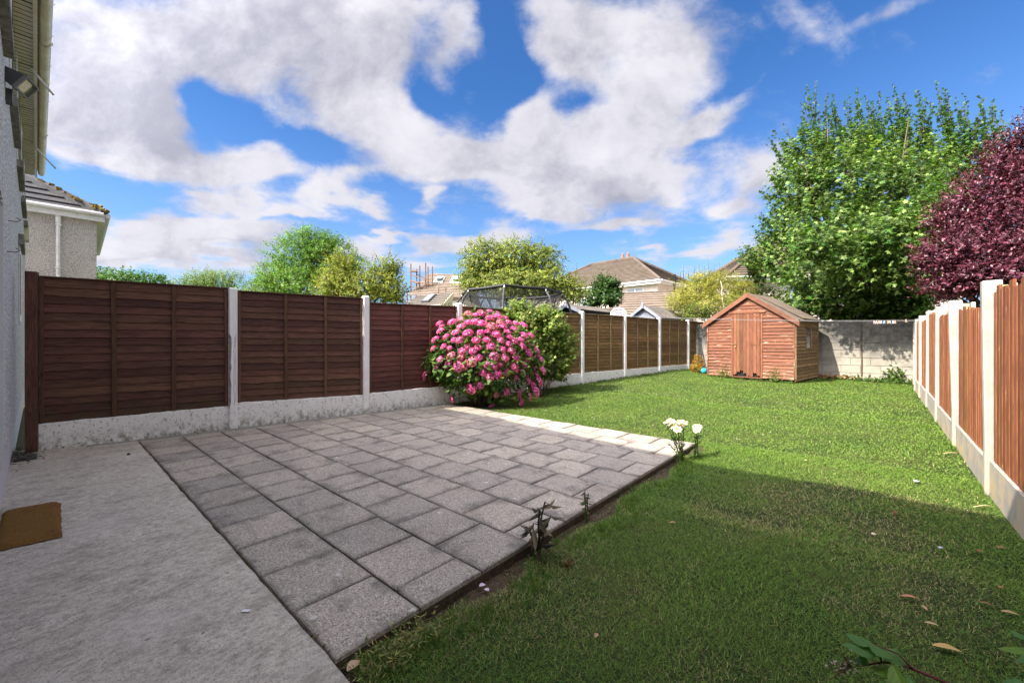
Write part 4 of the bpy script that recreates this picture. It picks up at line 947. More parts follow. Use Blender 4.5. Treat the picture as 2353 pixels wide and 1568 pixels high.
# ------------------------------------------------------------------ houses beyond the fences
def stepped(m, eL, eR, rR, rL, n, th_=.05):
    eL, eR, rR, rL = map(Vector, (eL, eR, rR, rL)); nn = (eR - eL).cross(rL - eL).normalized()
    if nn.z < 0: nn = -nn
    for i in range(n):
        a, b = i / n, (i + 1) / n
        A, B, C, D = eL.lerp(rL, a), eR.lerp(rR, a), eR.lerp(rR, b), eL.lerp(rL, b)
        lo = nn * th_; hi = nn * .004
        m.add([A, B, C, D, A + lo, B + lo, C + hi, D + hi], [(0, 1, 5, 4), (4, 5, 6, 7), (0, 4, 7, 3), (1, 2, 6, 5)])
def hiphouse(name, label, c, u, v, L, D, zb, ze, zr, wall_, tile, ncourse=18, hip=None, over=.35, facade=None, tilelabel=None):
    th = thing(name, label, 'house', tuple(c)); c = Vector(c); c.z = 0; u = Vector(u).normalized(); v = Vector(v).normalized()
    hip = D / 2 if hip is None else hip
    P = lambda a, b, z: c + u * a + v * b + V(0, 0, z)
    m = MB(); m.prism([P(0, 0, zb), P(L, 0, zb), P(L, D, zb), P(0, D, zb)], (0, 0, ze - zb)); m.build('wall', wall_, th)
    o = over; E = [P(-o, -o, ze), P(L + o, -o, ze), P(L + o, D + o, ze), P(-o, D + o, ze)]; R0, R1 = P(hip, D / 2, zr), P(L - hip, D / 2, zr)
    m = MB(); stepped(m, E[0], E[1], R1, R0, ncourse); stepped(m, E[2], E[3], R0, R1, ncourse)
    stepped(m, E[3], E[0], R0, R0 + V(0, 0, .001), ncourse); stepped(m, E[1], E[2], R1, R1 + V(0, 0, .001), ncourse)
    rf = m.build('roof', tile, th)
    m = MB()
    for a, b in ((E[0], R0), (E[3], R0), (E[1], R1), (E[2], R1), (R0, R1)): m.tube([a + V(0, 0, .04), b + V(0, 0, .04)], .13, 6)
    m.build('ridge_tiles', tile, rf)
    for a, b in ((0, 1), (1, 2), (2, 3), (3, 0)):
        m = MB(); q = (E[b] - E[a]).normalized(); out = Vector((q.y, -q.x, 0))
        if (out.dot((E[a] + E[b]) / 2 - P(L / 2, D / 2, ze))) < 0: out = -out
        m.prism([E[a] - V(0, 0, .2), E[b] - V(0, 0, .2), E[b] + V(0, 0, .03), E[a] + V(0, 0, .03)], out * .03); m.build('fascia', M_PVCW, th)
        m = MB(); m.tube([E[a] + out * .09, E[b] + out * .09], .06, 8); m.build('gutter', M_PVCW, th)
    m = MB(); m.prism([E[0] - V(0, 0, .19), E[1] - V(0, 0, .19), E[2] - V(0, 0, .19), E[3] - V(0, 0, .19)], (0, 0, .02)); m.build('soffit', M_PVCW, th)
    return th, P, E
def win(th, P, a, b, z0, z1, face=0, split=2, glass=M_DKGLASS):
    """window on the u face (b offset 0) between a and b"""
    m = MB(); g = .06
    q = (lambda s, off, z: P(s, -off, z)) if face == 0 else (lambda s, off, z: P(-off, s, z))
    def bar(s0, s1, za, zb): m.prism([q(s0, .004, za), q(s1, .004, za), q(s1, .004, zb), q(s0, .004, zb)], q(0, .05, 0) - q(0, .004, 0))
    bar(a, b, z0, z0 + g); bar(a, b, z1 - g, z1); bar(a, a + g, z0 + g, z1 - g); bar(b - g, b, z0 + g, z1 - g)
    for k in range(1, split): s = a + (b - a) * k / split; bar(s - g / 2, s + g / 2, z0 + g, z1 - g)
    wo = m.build('window', M_PVCW, th)
    m = MB(); m.prism([q(a + g, .006, z0 + g), q(b - g, .006, z0 + g), q(b - g, .006, z1 - g), q(a + g, .006, z1 - g)], q(0, .02, 0) - q(0, .006, 0)); m.build('pane', glass, wo)

# beige pebble-dashed house beyond the fence, left
c = V(-17.0, .92, 0)
th, P, E = hiphouse('neighbour_house', 'beige pebble-dashed house with dark tiles and white gutter beyond the left fence', c, (-.03, -1, 0), (-1, .03, 0), 8, 7.5, -.2, 4.95, 7.6, M_DASH2, M_TILED, 12, over=.14)
m = MB(); d0 = W(190, 492, 11.2)
q = P(.75, -.09, 0); m.tube([q + V(0, 0, 4.9) - V(-.0, 0, 0) , q + V(0, 0, 4.55)], .055, 8); m.tube([q + V(0, 0, 4.6), q + V(0, 0, -.1)], .042, 8)
for zz in (4.5, 3.3, 2.2, 1.1): m.box(q + V(0, 0, zz), (.12, .13, .03))
m.build('downpipe', M_PVCW, th)
m = MB(); 
for k in range(60):
    t = random.random() ** 2; a = E[0].lerp(P(3.75, 3.75, 7.6), t * .35) + V(random.uniform(-.1, .1), random.uniform(-.1, .1), .12); m.box(a, (random.uniform(.05, .14),) * 2 + (.05,), (random.uniform(-1, 1), random.uniform(-1, 1), .2))
m.build('moss', mat('orange_moss', base=(.16, .12, .03), rough=1), th)

# hip-roofed house in the middle
c = LZ(9.88, 27.5); u_ = V(*(LZ(-.7, .71))); v_ = V(*(LZ(.71, .70)))
th, P, E = hiphouse('hip_roof_house', 'cream house with brown hipped tile roof and two chimney pots behind the middle tree', c, u_, v_, 12, 8, -.2, 5.32, 8.0, M_CREAM, M_TILE, 20)
win(th, P, 1.0, 2.3, 3.95, 5.0); win(th, P, 5.0, 6.6, 3.3, 4.6); win(th, P, 8.2, 9.8, 1.2, 3.9, split=3)
ch = MB(); q = P(5.4, 5.2, 0); ch.box(q + V(0, 0, 7.9), (.9, .55, .9), u_); cho = ch.build('chimney', M_CREAM, th)
for s in (-.25, .25):
    m = MB(); m.tube([q + u_.normalized() * s + V(0, 0, 8.3), q + u_.normalized() * s + V(0, 0, 8.72)], [.13, .11], 10); m.tube([q + u_.normalized() * s + V(0, 0, 8.72), q + u_.normalized() * s + V(0, 0, 8.86)], [.12, .03], 8); m.build('chimney_pot', mat('terracotta', base=(.36, .14, .07), rough=.9), cho)
m = MB(); q = P(-.2, 1.6, 0); m.tube([q + V(0, 0, 4.3), q + v_.normalized() * .0 + V(0, 0, 4.5) - u_.normalized() * .25, q - u_.normalized() * .28 + V(0, 0, 5.9)], .07, 8); m.build('soil_pipe', M_BLACK, th)
# garage with a brown tile roof in front of it
zA = W(1426, 677, 25.0); zB = W(1545, 671, 23.6); eA = W(1380, 724, 21.0); eB = W(1585, 722, 19.4)
gr = thing('garage', 'low building with mottled brown tile roof standing before the hip-roofed house', 'garage', (zA.x, zA.y, 0))
m = MB(); stepped(m, eA, eB, zB, zA, 9, .07)
bk = (zA - eA); bA = V(zA.x * 2 - eA.x, zA.y * 2 - eA.y, eA.z); bB = V(zB.x * 2 - eB.x, zB.y * 2 - eB.y, eB.z); stepped(m, bB, bA, zA, zB, 9, .07)
gro = m.build('roof', M_TILEL, gr); m = MB(); m.tube([zA + V(0, 0, .03), zB + V(0, 0, .03)], .11, 6); m.build('ridge_tiles', M_TILE, gro)
m = MB(); s = .12
m.prism([V(*(eA.lerp(bA, .05)).xy, -.2), V(*(eB.lerp(bB, .05)).xy, -.2), V(*(eB.lerp(bB, .95)).xy, -.2), V(*(eA.lerp(bA, .95)).xy, -.2)], (0, 0, eA.z + .15)); m.build('wall', M_CREAM, gr)

# house with skylights and scaffolding
R0 = W(985, 628, 34); R1 = W(1075, 631, 31.5); E0 = W(938, 678, 30.5); E1 = W(1068, 684, 28)
h1 = thing('skylight_house', 'pale brown tiled roof with two skylights rising behind the fence, left of the trampoline', 'house', (R0.x, R0.y, 0))
m = MB(); stepped(m, E0, E1, R1, R0, 15, .06); bk = V(R0.x - E0.x, R0.y - E0.y, 0); B0 = R0 + bk; B0.z = E0.z; B1 = R1 + bk; B1.z = E1.z; stepped(m, B1, B0, R0, R1, 15, .06)
ro = m.build('roof', M_TILEL, h1)
m = MB(); m.prism([V(*E0.lerp(B0, .06).xy, -.2), V(*E1.lerp(B1, .06).xy, -.2), V(*E1.lerp(B1, .94).xy, -.2), V(*E0.lerp(B0, .94).xy, -.2)], (0, 0, min(E0.z, E1.z) + .1)); m.build('wall', M_CREAM, h1)
nrm = (E1 - E0).cross(R0 - E0).normalized(); nrm = nrm if nrm.z > 0 else -nrm
def skylight(a0, a1, b0, b1, par, E0, E1, R1, R0, open_=0.0, n=1):
    g = lambda a, b: E0.lerp(E1, a).lerp(R0.lerp(R1, a), b)
    nn = (E1 - E0).cross(R0 - E0).normalized(); nn = nn if nn.z > 0 else -nn
    q = [g(a0, b0), g(a1, b0), g(a1, b1), g(a0, b1)]; m = MB(); m.prism([p + nn * .02 for p in q], nn * .09); so = m.build('skylight', M_PVCW if open_ else M_METAL, par)
    ctr = sum(q, Vector()) / 4; q2 = [ctr + (p - ctr) * .8 + nn * .115 for p in q]
    if open_: q2[0] += nn * open_; q2[1] += nn * open_
    m = MB(); m.prism(q2, nn * .02); m.build('pane', M_DKGLASS, so)
skylight(.30, .50, .55, .82, h1, E0, E1, R1, R0, .22); skylight(.66, .88, .55, .84, h1, E0, E1, R1, R0, .22)
sc = thing('scaffolding', 'rusty scaffold poles with orange planks beside the skylight roof', 'scaffolding', tuple(W(945, 700, 30)))
for (px, pt) in [(943.5, 606), (957, 618), (964, 610), (977.5, 604), (983, 612), (993, 612), (935, 668)]:
    a = W(px, 720, 31); b = W(px, pt, 31); m = MB(); m.tube([a, b], .045, 6); m.build('pole', M_RUST, sc)
for (x0, y0, x1, y1) in [(943.5, 623, 957, 623), (943.5, 631, 972, 640), (943.5, 646, 972, 650), (935, 670, 1035, 672), (957, 630, 985, 642), (945, 660, 960, 660)]:
    m = MB(); m.tube([W(x0, y0, 31), W(x1, y1, 30.6)], .035, 5); m.build('ledger', M_RUST, sc)
for (x0, y0, x1, y1) in [(943.5, 645, 962, 651), (944, 622, 958, 624)]: 
    m = MB(); A, B = W(x0, y0, 31), W(x1, y1, 31); m.box((A + B) / 2, ((B - A).length, .5, .08), B - A); m.build('plank', M_PLANK, sc)
for px in (1007.5, 1024): m = MB(); m.tube([W(px, 690, 27.8), W(px, 660, 27.8)], .035, 5); m.build('pole', M_RUST, sc)
r0 = W(958, 680, 23.5); r1 = W(1040, 671, 21.5); e0 = W(925, 705, 21.0); e1 = W(1012, 703, 19.2)
ex = thing('extension', 'grey-tiled lean-to roof with one skylight in front of the scaffolded house', 'extension', (r0.x, r0.y, 0))
m = MB(); stepped(m, e0, e1, r1, r0, 7, .06); m.build('roof', M_TILEG, ex)
m = MB(); m.prism([V(e0.x, e0.y, -.2), V(e1.x, e1.y, -.2), V(r1.x, r1.y, -.2), V(r0.x, r0.y, -.2)], (0, 0, 3.2)); 
m.prism([V(e1.x, e1.y, 3.0), V(r1.x, r1.y, 3.0), r1 - V(0, 0, .1), e1 - V(0, 0, .1)], (r0 - r1).normalized() * .2); m.build('wall', M_CREAM, ex)
m = MB(); q = (r1 - r0).normalized() * .05; m.prism([e1 + q * .2, r1 + q * .2, r1 + q * .2 - V(0, 0, .3), e1 + q * .2 - V(0, 0, .3)], q); m.build('barge_board', mat('cream_paint', base=(.72, .66, .45), rough=.6), ex)
skylight(.42, .62, .25, .85, ex, e0, e1, r1, r0)

# house behind the maple
c = LZ(12.6, 23.5); th, P, E = hiphouse('pale_house', 'pinkish pale rendered house behind the shed and the large maple', c, LZ(1, -.12), LZ(.12, 1), 12, 8, -.2, 4.9, 7.9, M_PINK, M_TILE, 18, hip=4)
win(th, P, 3, 5, 3.2, 4.4); win(th, P, 7, 9, 3.2, 4.4); win(th, P, 3, 5.2, .9, 2.4)

# ------------------------------------------------------------------ neighbours' sheds, backboard, trampoline
def small_shed(name, label, px, py, z, hw, drop, ln, wallm, roofm, rel):
    pk = W(px, py, z); b = V(-sy_ * 0, 1, 0); b = V(0, 1, 0); a = V(1, 0, 0)
    th = thing(name, label, 'shed', (pk.x, pk.y, 0)); ez = pk.z - drop
    w = hw * .88
    m = MB(); m.prism([V(pk.x - w, pk.y + .12, 0), V(pk.x + w, pk.y + .12, 0), V(pk.x + w, pk.y + .12, ez + .03), V(pk.x, pk.y + .12, pk.z - .06), V(pk.x - w, pk.y + .12, ez + .03)], (0, ln - .2, 0)); m.build('wall', M_BLACK if rel else wallm, th)
    n = 9
    for k in range(n):
        zc = ez - .28 + k * (drop + .3) / n; h = (drop + .3) / n
        ww = w if zc < ez else w * (pk.z - .05 - zc) / drop
        if ww > .05 and not rel: box('board', V(pk.x, pk.y + .105, zc + h / 2), (ww * 2, .012, h + .01), wallm, th, x=(1, 0, 0)).rotation_euler
    for s in (-1, 1):
        m = MB(); N = 22
        for k in range(N):   # ribbed roofing
            y0 = pk.y + ln * k / N; y1 = pk.y + ln * (k + .5) / N; y2 = pk.y + ln * (k + 1) / N
            for (ya, yb, t) in ((y0, y1, .03), (y1, y2, .016)):
                m.prism([V(pk.x + s * hw, ya, ez), V(pk.x + s * hw, yb, ez), V(pk.x, yb, pk.z), V(pk.x, ya, pk.z)], (0, 0, t))
        m.build('roof_slope', roofm, th)
        m = MB(); m.prism([V(pk.x + s * (hw + .02), pk.y - .03, ez - .02), V(pk.x, pk.y - .03, pk.z + .03), V(pk.x, pk.y - .03, pk.z - .09), V(pk.x + s * (hw + .02), pk.y - .03, ez - .12)], (0, .025, 0)); m.build('barge_board', M_GREYPAINT, th)
    m = MB(); m.box(V(pk.x, pk.y - .04, pk.z - .01), (.07, .02, .20)); m.add([V(pk.x - .03, pk.y - .05, pk.z + .09), V(pk.x + .03, pk.y - .05, pk.z + .09), V(pk.x + .03, pk.y - .03, pk.z + .09), V(pk.x - .03, pk.y - .03, pk.z + .09), V(pk.x, pk.y - .04, pk.z + .16)], [(0, 1, 4), (1, 2, 4), (2, 3, 4), (3, 0, 4)]) ; m.build('finial', M_GREYPAINT, th)
    return th
small_shed('playhouse', 'low grey playhouse with ribbed roof and finial beyond the fence, right of the trampoline', 1301, 699, 13.3, .55, .20, 2.6, M_GREYPAINT, M_GREYSHEET, 1)
small_shed('grey_shed', 'blue-grey painted shed with ribbed dark roof beyond the fence near the basketball board', 1476.7, 701, 14.3, .64, .45, 2.6, M_GREYPAINT, M_GREYSHEET, 0)
bb = thing('basketball_backboard', 'white semicircular basketball backboard with red outline above the left fence', 'backboard', tuple(W(1421, 727, 12.75)))
cc = W(1421, 727, 12.75); xr_ = V(cy_, sy_, 0); fw = V(-sy_, cy_, 0)
R = .262; H = .30
def bbp(a, b, off): return cc + xr_ * a + V(0, 0, b) - fw * off
out = [(-R, -.12), (R, -.12), (R, .06)] + [(R * math.cos(t), .06 + (H - .06) * math.sin(t)) for t in np.linspace(.1, math.pi - .1, 16)] + [(-R, .06)]
m = MB(); m.prism([bbp(a, b, 0) for a, b in out], fw * .025); m.build('board', mat('white_board', base=(.80, .74, .72), rough=.4), bb)
MRED = mat('red_print', base=(.60, .10, .09), rough=.5); MBLU = mat('blue_print', base=(.12, .09, .5), rough=.5)
def lineseg(mm, pts, w, off):
    for (a, b) in zip(pts[:-1], pts[1:]):
        a, b = Vector((*a, 0)), Vector((*b, 0)); d = (b - a).normalized(); n_ = Vector((-d.y, d.x, 0)) * w / 2
        mm.prism([bbp(*(a + n_).xy, off), bbp(*(b + n_).xy, off), bbp(*(b - n_).xy, off), bbp(*(a - n_).xy, off)], -fw * .002)
k_ = .86
arc = [(R * k_ * math.cos(t), .04 + (H - .08) * .93 * math.sin(t)) for t in np.linspace(0, math.pi, 25)]
i1 = [p for p in arc if p[0] > .085]; i2 = [p for p in arc if p[0] < -.085]
m = MB(); lineseg(m, [(R * k_, -.1)] + i1, .010, .003); lineseg(m, i2 + [(-R * k_, -.1)], .010, .003)
lineseg(m, [i1[-1], (.08, .195), (-.08, .195), i2[0]], .010, .006); m.build('outline', MRED, bb)
m = MB(); lineseg(m, [(-.08, -.1), (-.08, .115), (.08, .115), (.08, -.1)], .013, .003); m.build('target_box', mat('purple_print', base=(.42, .08, .26), rough=.5), bb)
tx = bpy.data.curves.new('t', 'FONT'); tx.body = 'JUSTART'; tx.size = .05; tx.align_x = 'CENTER'; tx.extrude = .001
to = bpy.data.objects.new('lettering_tmp', tx); COL.objects.link(to); bpy.context.view_layer.update(); dg = bpy.context.evaluated_depsgraph_get()
me = bpy.data.meshes.new_from_object(to.evaluated_get(dg)); bpy.data.objects.remove(to); me.materials.clear()
M = Matrix((xr_, V(0, 0, 1), -fw)).transposed().to_4x4(); M.translation = bbp(0, .215, .004); mobj('lettering', me, MBLU, bb, M)
m = MB(); m.tube([bbp(0, -.1, -.06), bbp(0, -2.05, -.06)], .03, 8); m.build('pole', M_METAL, bb)

tc_ = LZ(-.02, 12.75); TR = 1.62; TZ = CAMZ + 1.48
tr = thing('trampoline', 'round trampoline with black safety net and foam-covered poles beyond the left fence', 'trampoline', tuple(tc_))
def tp(a, r, z): return tc_ + V(cy_, sy_, 0) * r * math.cos(a) + V(-sy_, cy_, 0) * r * math.sin(a) + V(0, 0, z)
NP = 8; angs = [math.radians(-97 + 45 * k) for k in range(NP)]
tops = []
for k, a in enumerate(angs):
    zt = TZ + (.05 if k == 0 else 0) - .08 * math.sin(a) * 0; tops.append(tp(a, TR * .97, zt))
    m = MB(); m.tube([tp(a, TR * 1.30, .1), tp(a, TR * 1.28, 1.2), tp(a, TR * 1.18, 2.0), tp(a, TR * 1.08, 2.5), tp(a, TR * .985, zt - .07)], .032, 8); m.build('pole', mat('grey_foam_sleeve', base=(.055, .055, .06), rough=.6), tr)
    m = MB(); m.tube([tp(a, TR * .995, zt - .10), tp(a, TR * .965, zt + .01)], .025, 8); m.build('pole_cap', M_PVCW, tr)
for k in range(NP):
    A, B = tops[k], tops[(k + 1) % NP]; m = MB(); m.tube([A, (A + B) / 2 - V(0, 0, .015), B], .042, 8); m.build('top_rail', M_FOAM, tr)
netm = bpy.data.materials.new('net_mesh'); netm.use_nodes = True; t = NT(netm.node_tree); tb = t.n.new('ShaderNodeBsdfTransparent'); mx = t.n.new('ShaderNodeMixShader'); mx.inputs[0].default_value = .42
t.n['Principled BSDF'].inputs['Base Color'].default_value = (.06, .06, .065, 1); t.n['Principled BSDF'].inputs['Roughness'].default_value = .9
t.l.new(tb.outputs[0], mx.inputs[1]); t.l.new(t.n['Principled BSDF'].outputs[0], mx.inputs[2]); t.l.new(mx.outputs[0], t.n['Material Output'].inputs[0])
m = MB()
for k in range(NP):
    a, b = angs[k], angs[(k + 1) % NP]
    for q in range(4):
        z0, z1 = q / 4, (q + 1) / 4; rr = lambda s: TR * (.97 - .10 * math.sin(math.pi * (1 - s) * .6)); zz = lambda s: .9 + (TZ - .02 - .9) * s
        m.quad(tp(a, rr(z0), zz(z0)), tp(b, rr(z0), zz(z0)), tp(b, rr(z1), zz(z1)), tp(a, rr(z1), zz(z1)))
m.build('safety_net', netm, tr)
m = MB(); ring = [tp(2 * math.pi * k / 24, TR * 1.02, .9) for k in range(25)]; m.tube(ring, .05, 6, False); m.build('frame_ring', M_METAL, tr)
m = MB(); m.prism([tp(2 * math.pi * k / 24, TR * .95, .9) for k in range(24)], (0, 0, .01)); m.build('bounce_mat', M_BLACK, tr)
for k in range(4):
    a = angs[2 * k]; m = MB(); m.tube([tp(a, TR * 1.02, .9), tp(a, TR * 1.02, -.1)], .03, 6); m.build('leg', M_METAL, tr)
# small badge and strap on the net
a = math.radians(-18); q = tp(a, TR * .93, 2.42); tdir = V(*(tp(a + .1, 1, 0) - tp(a, 1, 0))).normalized(); nout = (tp(a, 2, 0) - tp(a, 1, 0)).normalized()
q = W(1274, 690, 12.3) ; xd = xr_.copy()
m = MB(); m.box(q, (.075, .006, .15), xd); bg_ = m.build('badge', M_BLACK, tr)
m = MB()
def bq(a, b): return q + xd * a + V(0, 0, b) - fw * .008
pts = [(-.012, -.035), (-.012, .05), (.002, .055), (.016, .048), (.018, .030), (.010, .015), (-.002, .012)]
for A, B in zip(pts[:-1], pts[1:]): m.tube([bq(*A), bq(*B)], .0045, 5)
m.tube([bq(-.022, -.03), bq(.004, -.03)], .004, 5); m.tube([bq(-.022, -.055), bq(.018, -.055)], .003, 5); m.build('emblem', mat('badge_pink', base=(.55, .30, .30), rough=.5), bg_)
m = MB(); m.box(q - V(.0, 0, .22) - xd * .012, (.035, .006, .30), xd); m.build('net_strap', M_BLACK, tr)
# ------------------------------------------------------------------ trees beyond the fences
GRN = (.062, .135, .022)
def bz(px, z): p = W(px, HY, z); return (p.x, p.y, 0.0)
def shoot(px0, py0, px1, py1, z, n, ll): return (W(px0, py0, z), W(px1, py1, z + random.uniform(-.2, .2)), n, ll)
# hedge tree left, behind the beige house
tree('rounded_tree', 'dense rounded green tree just right of the beige house', 'tree', [ib(255, 660, 19, 70, 42), ib(320, 655, 19, 60, 32), ib(200, 655, 20, 60, 35)], bz(260, 19), .12, 1500, .3, .12, .6, (.075, .17, .02), per=10, upb=.4, shell=.85)
tree('spiky_willow', 'light green willow-like bush with upright sprays behind the first fence panel', 'bush', [ib(440, 668, 17, 48, 38), ib(510, 660, 17, 60, 42), ib(480, 650, 17, 50, 28), ib(570, 685, 16, 40, 26)], bz(480, 17), .1, 1500, .35, .11, .28, (.15, .24, .035), alt=(.20, .25, .06), altf=.3, per=10, upb=1.2, shell=.8,
     shoots=[shoot(x, 650, x + random.randint(-6, 8), y, 17, 14, .11) for x, y in ((412, 640), (430, 628), (452, 622), (470, 618), (490, 620), (512, 624), (535, 630), (555, 640))])
tree('green_ash_tree', 'tall bright green ash tree behind the second fence panel', 'tree', [ib(700, 590, 21, 78, 66), ib(760, 600, 21, 66, 66), ib(645, 635, 21, 50, 50), ib(700, 655, 20, 100, 45), ib(620, 660, 20, 42, 40), ib(725, 555, 21, 50, 38)], bz(700, 21), .2, 4600, .4, .13, .38, (.12, .235, .022), per=11, upb=.5, droop=.2, shell=.8, shape='diamond',
     shoots=[shoot(690, 545, 697, 505, 21, 30, .13), shoot(700, 545, 716, 520, 21, 20, .13), shoot(668, 560, 660, 535, 21, 24, .12), shoot(770, 560, 778, 540, 21, 18, .12)])
tree('yellow_green_tree', 'yellow-green leafy tree in front of the bright ash tree', 'tree', [ib(790, 620, 14.5, 50, 48), ib(770, 655, 14.2, 55, 42), ib(865, 640, 14.5, 52, 48), ib(840, 665, 14.3, 90, 38), ib(895, 620, 14.6, 32, 36), ib(905, 670, 14.2, 36, 36)], bz(820, 14.5), .1, 2300, .34, .085, .5, (.25, .27, .035), alt=(.14, .20, .03), altf=.25, per=10, upb=.5, shell=.62,
     shoots=[shoot(760, 600, 750, 562, 14.5, 16, .09), shoot(775, 600, 768, 572, 14.5, 16, .09), shoot(890, 600, 898, 564, 14.5, 20, .08), shoot(905, 610, 926, 598, 14.5, 16, .08), shoot(900, 600, 918, 578, 14.5, 14, .08), shoot(870, 600, 858, 575, 14.5, 14, .08), shoot(915, 640, 933, 622, 14.5, 14, .08)])
tree('birch_like_tree', 'broad olive-green tree standing behind the trampoline', 'tree', [ib(1110, 590, 17, 58, 50), ib(1180, 590, 17, 70, 54), ib(1240, 600, 17, 56, 52), ib(1150, 640, 17, 90, 46), ib(1260, 650, 16.5, 70, 44), ib(1310, 665, 16.3, 48, 34), ib(1090, 640, 17, 50, 40), ib(1200, 650, 16, 90, 40)], bz(1180, 17), .16, 5200, .4, .10, .5, (.165, .225, .04), alt=(.30, .31, .06), altf=.35, per=10, upb=.3, droop=.45, shell=.7,
     shoots=[shoot(1080, 570, 1082, 545, 17, 20, .1), shoot(1105, 560, 1104, 533, 17, 24, .1), shoot(1130, 560, 1133, 535, 17, 24, .1), shoot(1180, 550, 1181, 532, 17, 20, .1), shoot(1215, 555, 1220, 545, 17, 18, .1), shoot(1243, 565, 1249, 538, 17, 24, .1), shoot(1285, 590, 1292, 570, 17, 18, .1), shoot(1060, 610, 1045, 590, 17, 16, .1), shoot(1320, 640, 1325, 608, 16.5, 16, .1), shoot(1330, 660, 1350, 645, 16.5, 16, .1)])
tree('young_maple', 'small dark green young maple in front of the cream house', 'tree', [ib(1385, 660, 15.5, 28, 30), ib(1402, 685, 15.3, 32, 20), ib(1370, 690, 15.3, 30, 18), ib(1415, 665, 15.5, 14, 22)], bz(1390, 15.5), .05, 420, .34, .11, .95, (.045, .10, .02), per=9, upb=.9, shell=.6, shape='maple',
     shoots=[shoot(1385, 650, 1380, 614, 15.5, 16, .12), shoot(1395, 650, 1397, 617, 15.5, 14, .12), shoot(1410, 655, 1414, 633, 15.5, 12, .12), shoot(1420, 665, 1427, 645, 15.5, 10, .12)])
# bamboo and shrubs behind the fence corner
tree('bamboo_clump', 'tall yellow-green bamboo clump rising behind the fence corner left of the shed', 'bamboo', [ib(1600, 665, 15.8, 56, 42), ib(1660, 660, 16, 64, 44), ib(1560, 690, 15.6, 36, 24), ib(1640, 700, 15.4, 90, 34), ib(1720, 670, 16, 42, 36), ib(1620, 640, 16, 44, 28)], bz(1620, 15.8), .05, 3300, .34, .13, .13, (.27, .29, .04), alt=(.36, .31, .08), altf=.35, per=10, upb=1.1, droop=.35, shell=.7,
     shoots=[shoot(x, 640, x + random.randint(-5, 4), y, 16, 22, .10) for x, y in ((1562, 618), (1570, 606), (1582, 612), (1594, 606), (1606, 600), (1618, 608), (1630, 590), (1642, 604), (1655, 600), (1672, 606), (1540, 640))])
tree('laurel_shrub', 'mid green shrub with small leaves below the bamboo behind the shed', 'shrub', [ib(1600, 715, 14.9, 50, 22), ib(1680, 700, 15, 46, 30), ib(1760, 680, 15.2, 40, 30), ib(1740, 720, 14.8, 60, 26)], bz(1680, 15), .05, 1700, .26, .06, .5, (.10, .16, .025), alt=(.22, .23, .04), altf=.3, per=9, upb=.5, shell=.7)
ps = thing('bare_sapling', 'pale bare forked sapling standing in front of the bamboo', 'sapling', tuple(W(1660, 740, 14.6)))
m = MB(); m.tube([W(1663, 745, 14.6), W(1662, 700, 14.6), W(1657, 672, 14.6), W(1659, 662, 14.6), W(1655, 645, 14.6)], [.03, .028, .022, .016, .008], 6)
m.tube([W(1658, 682, 14.6), W(1650, 668, 14.6), W(1646, 664, 14.6)], [.02, .012, .006], 5); m.tube([W(1657, 722, 14.6), W(1646, 712, 14.6), W(1643, 705, 14.6)], [.018, .01, .006], 5); m.build('stem', M_PALEBARK, ps, True)

# large maple behind and over the block wall
mb_ = [ib(1850, 365, 15, 60, 75), ib(1935, 345, 15, 70, 62), ib(2030, 340, 15.5, 80, 70), ib(2120, 370, 15.5, 70, 70), ib(2215, 370, 15.5, 76, 66),
       ib(1840, 430, 14.5, 76, 80), ib(1950, 420, 14, 120, 95), ib(2080, 430, 14, 120, 95), ib(1800, 520, 14.5, 58, 55), ib(1900, 530, 13.5, 120, 80),
       ib(2020, 540, 13, 120, 80), ib(2130, 560, 12.8, 90, 80), ib(1790, 600, 14.2, 72, 46), ib(1740, 590, 14.8, 46, 34), ib(1880, 630, 12.8, 90, 60), ib(1990, 640, 12.2, 100, 60), ib(2080, 650, 11.8, 70, 60),
       ib(1920, 690, 12.6, 70, 30), ib(2010, 700, 12.2, 80, 28), ib(2100, 700, 11.5, 30, 50), ib(1960, 600, 10.9, 60, 50), ib(2060, 610, 10.5, 60, 50), ib(1880, 560, 11.2, 60, 50), ib(2030, 540, 10.2, 60, 40), ib(1840, 690, 13.2, 60, 36), ib(1900, 715, 12.9, 50, 22), ib(1980, 720, 12.6, 60, 22), ib(2060, 715, 12.2, 50, 26)]
sh = []
for x0, y0, x1, y1 in [(1880, 290, 1872, 186), (1895, 290, 1900, 215), (1855, 310, 1850, 222), (1830, 340, 1800, 290), (1815, 350, 1775, 300), (1925, 260, 1915, 218), (1970, 250, 1967, 205), (1995, 250, 1990, 222), (2060, 240, 2052, 196), (2085, 240, 2078, 212), (2110, 245, 2104, 208), (2020, 245, 2020, 210), (2175, 255, 2150, 186), (2180, 260, 2168, 205), (2200, 270, 2195, 228), (2230, 270, 2215, 215), (2265, 280, 2250, 220), (2240, 275, 2258, 228), (1790, 440, 1762, 450), (1800, 400, 1778, 375), (1760, 520, 1745, 505), (1740, 575, 1708, 560), (1730, 590, 1718, 572), (1950, 250, 1940, 235), (2130, 250, 2126, 225), (2290, 280, 2282, 232)]:
    top_ = y0 < 300
    for k in range(4): sh.append(shoot(x0 + (x0 - x1) * .8 * top_ + random.randint(-14, 14), max(y0, y1 + 40) + (80 if top_ else 20) + 10 * k, x1 + random.randint(-20, 20) * min(k, 1), y1 + random.uniform(12, 50) * min(k, 1), 15 if x0 > 1800 else 14.6, 50 if top_ else 26, .17))
tree('maple_tree', 'huge green maple overhanging the block wall behind the shed', 'tree', mb_, bz(1990, 14.3), .28, 5500, .62, .135, .85, (.062, .130, .022), alt=(.20, .29, .07), altf=.38, per=9, upb=.8, droop=.12, shell=.70, shape='maple', shoots=sh, var=.3)
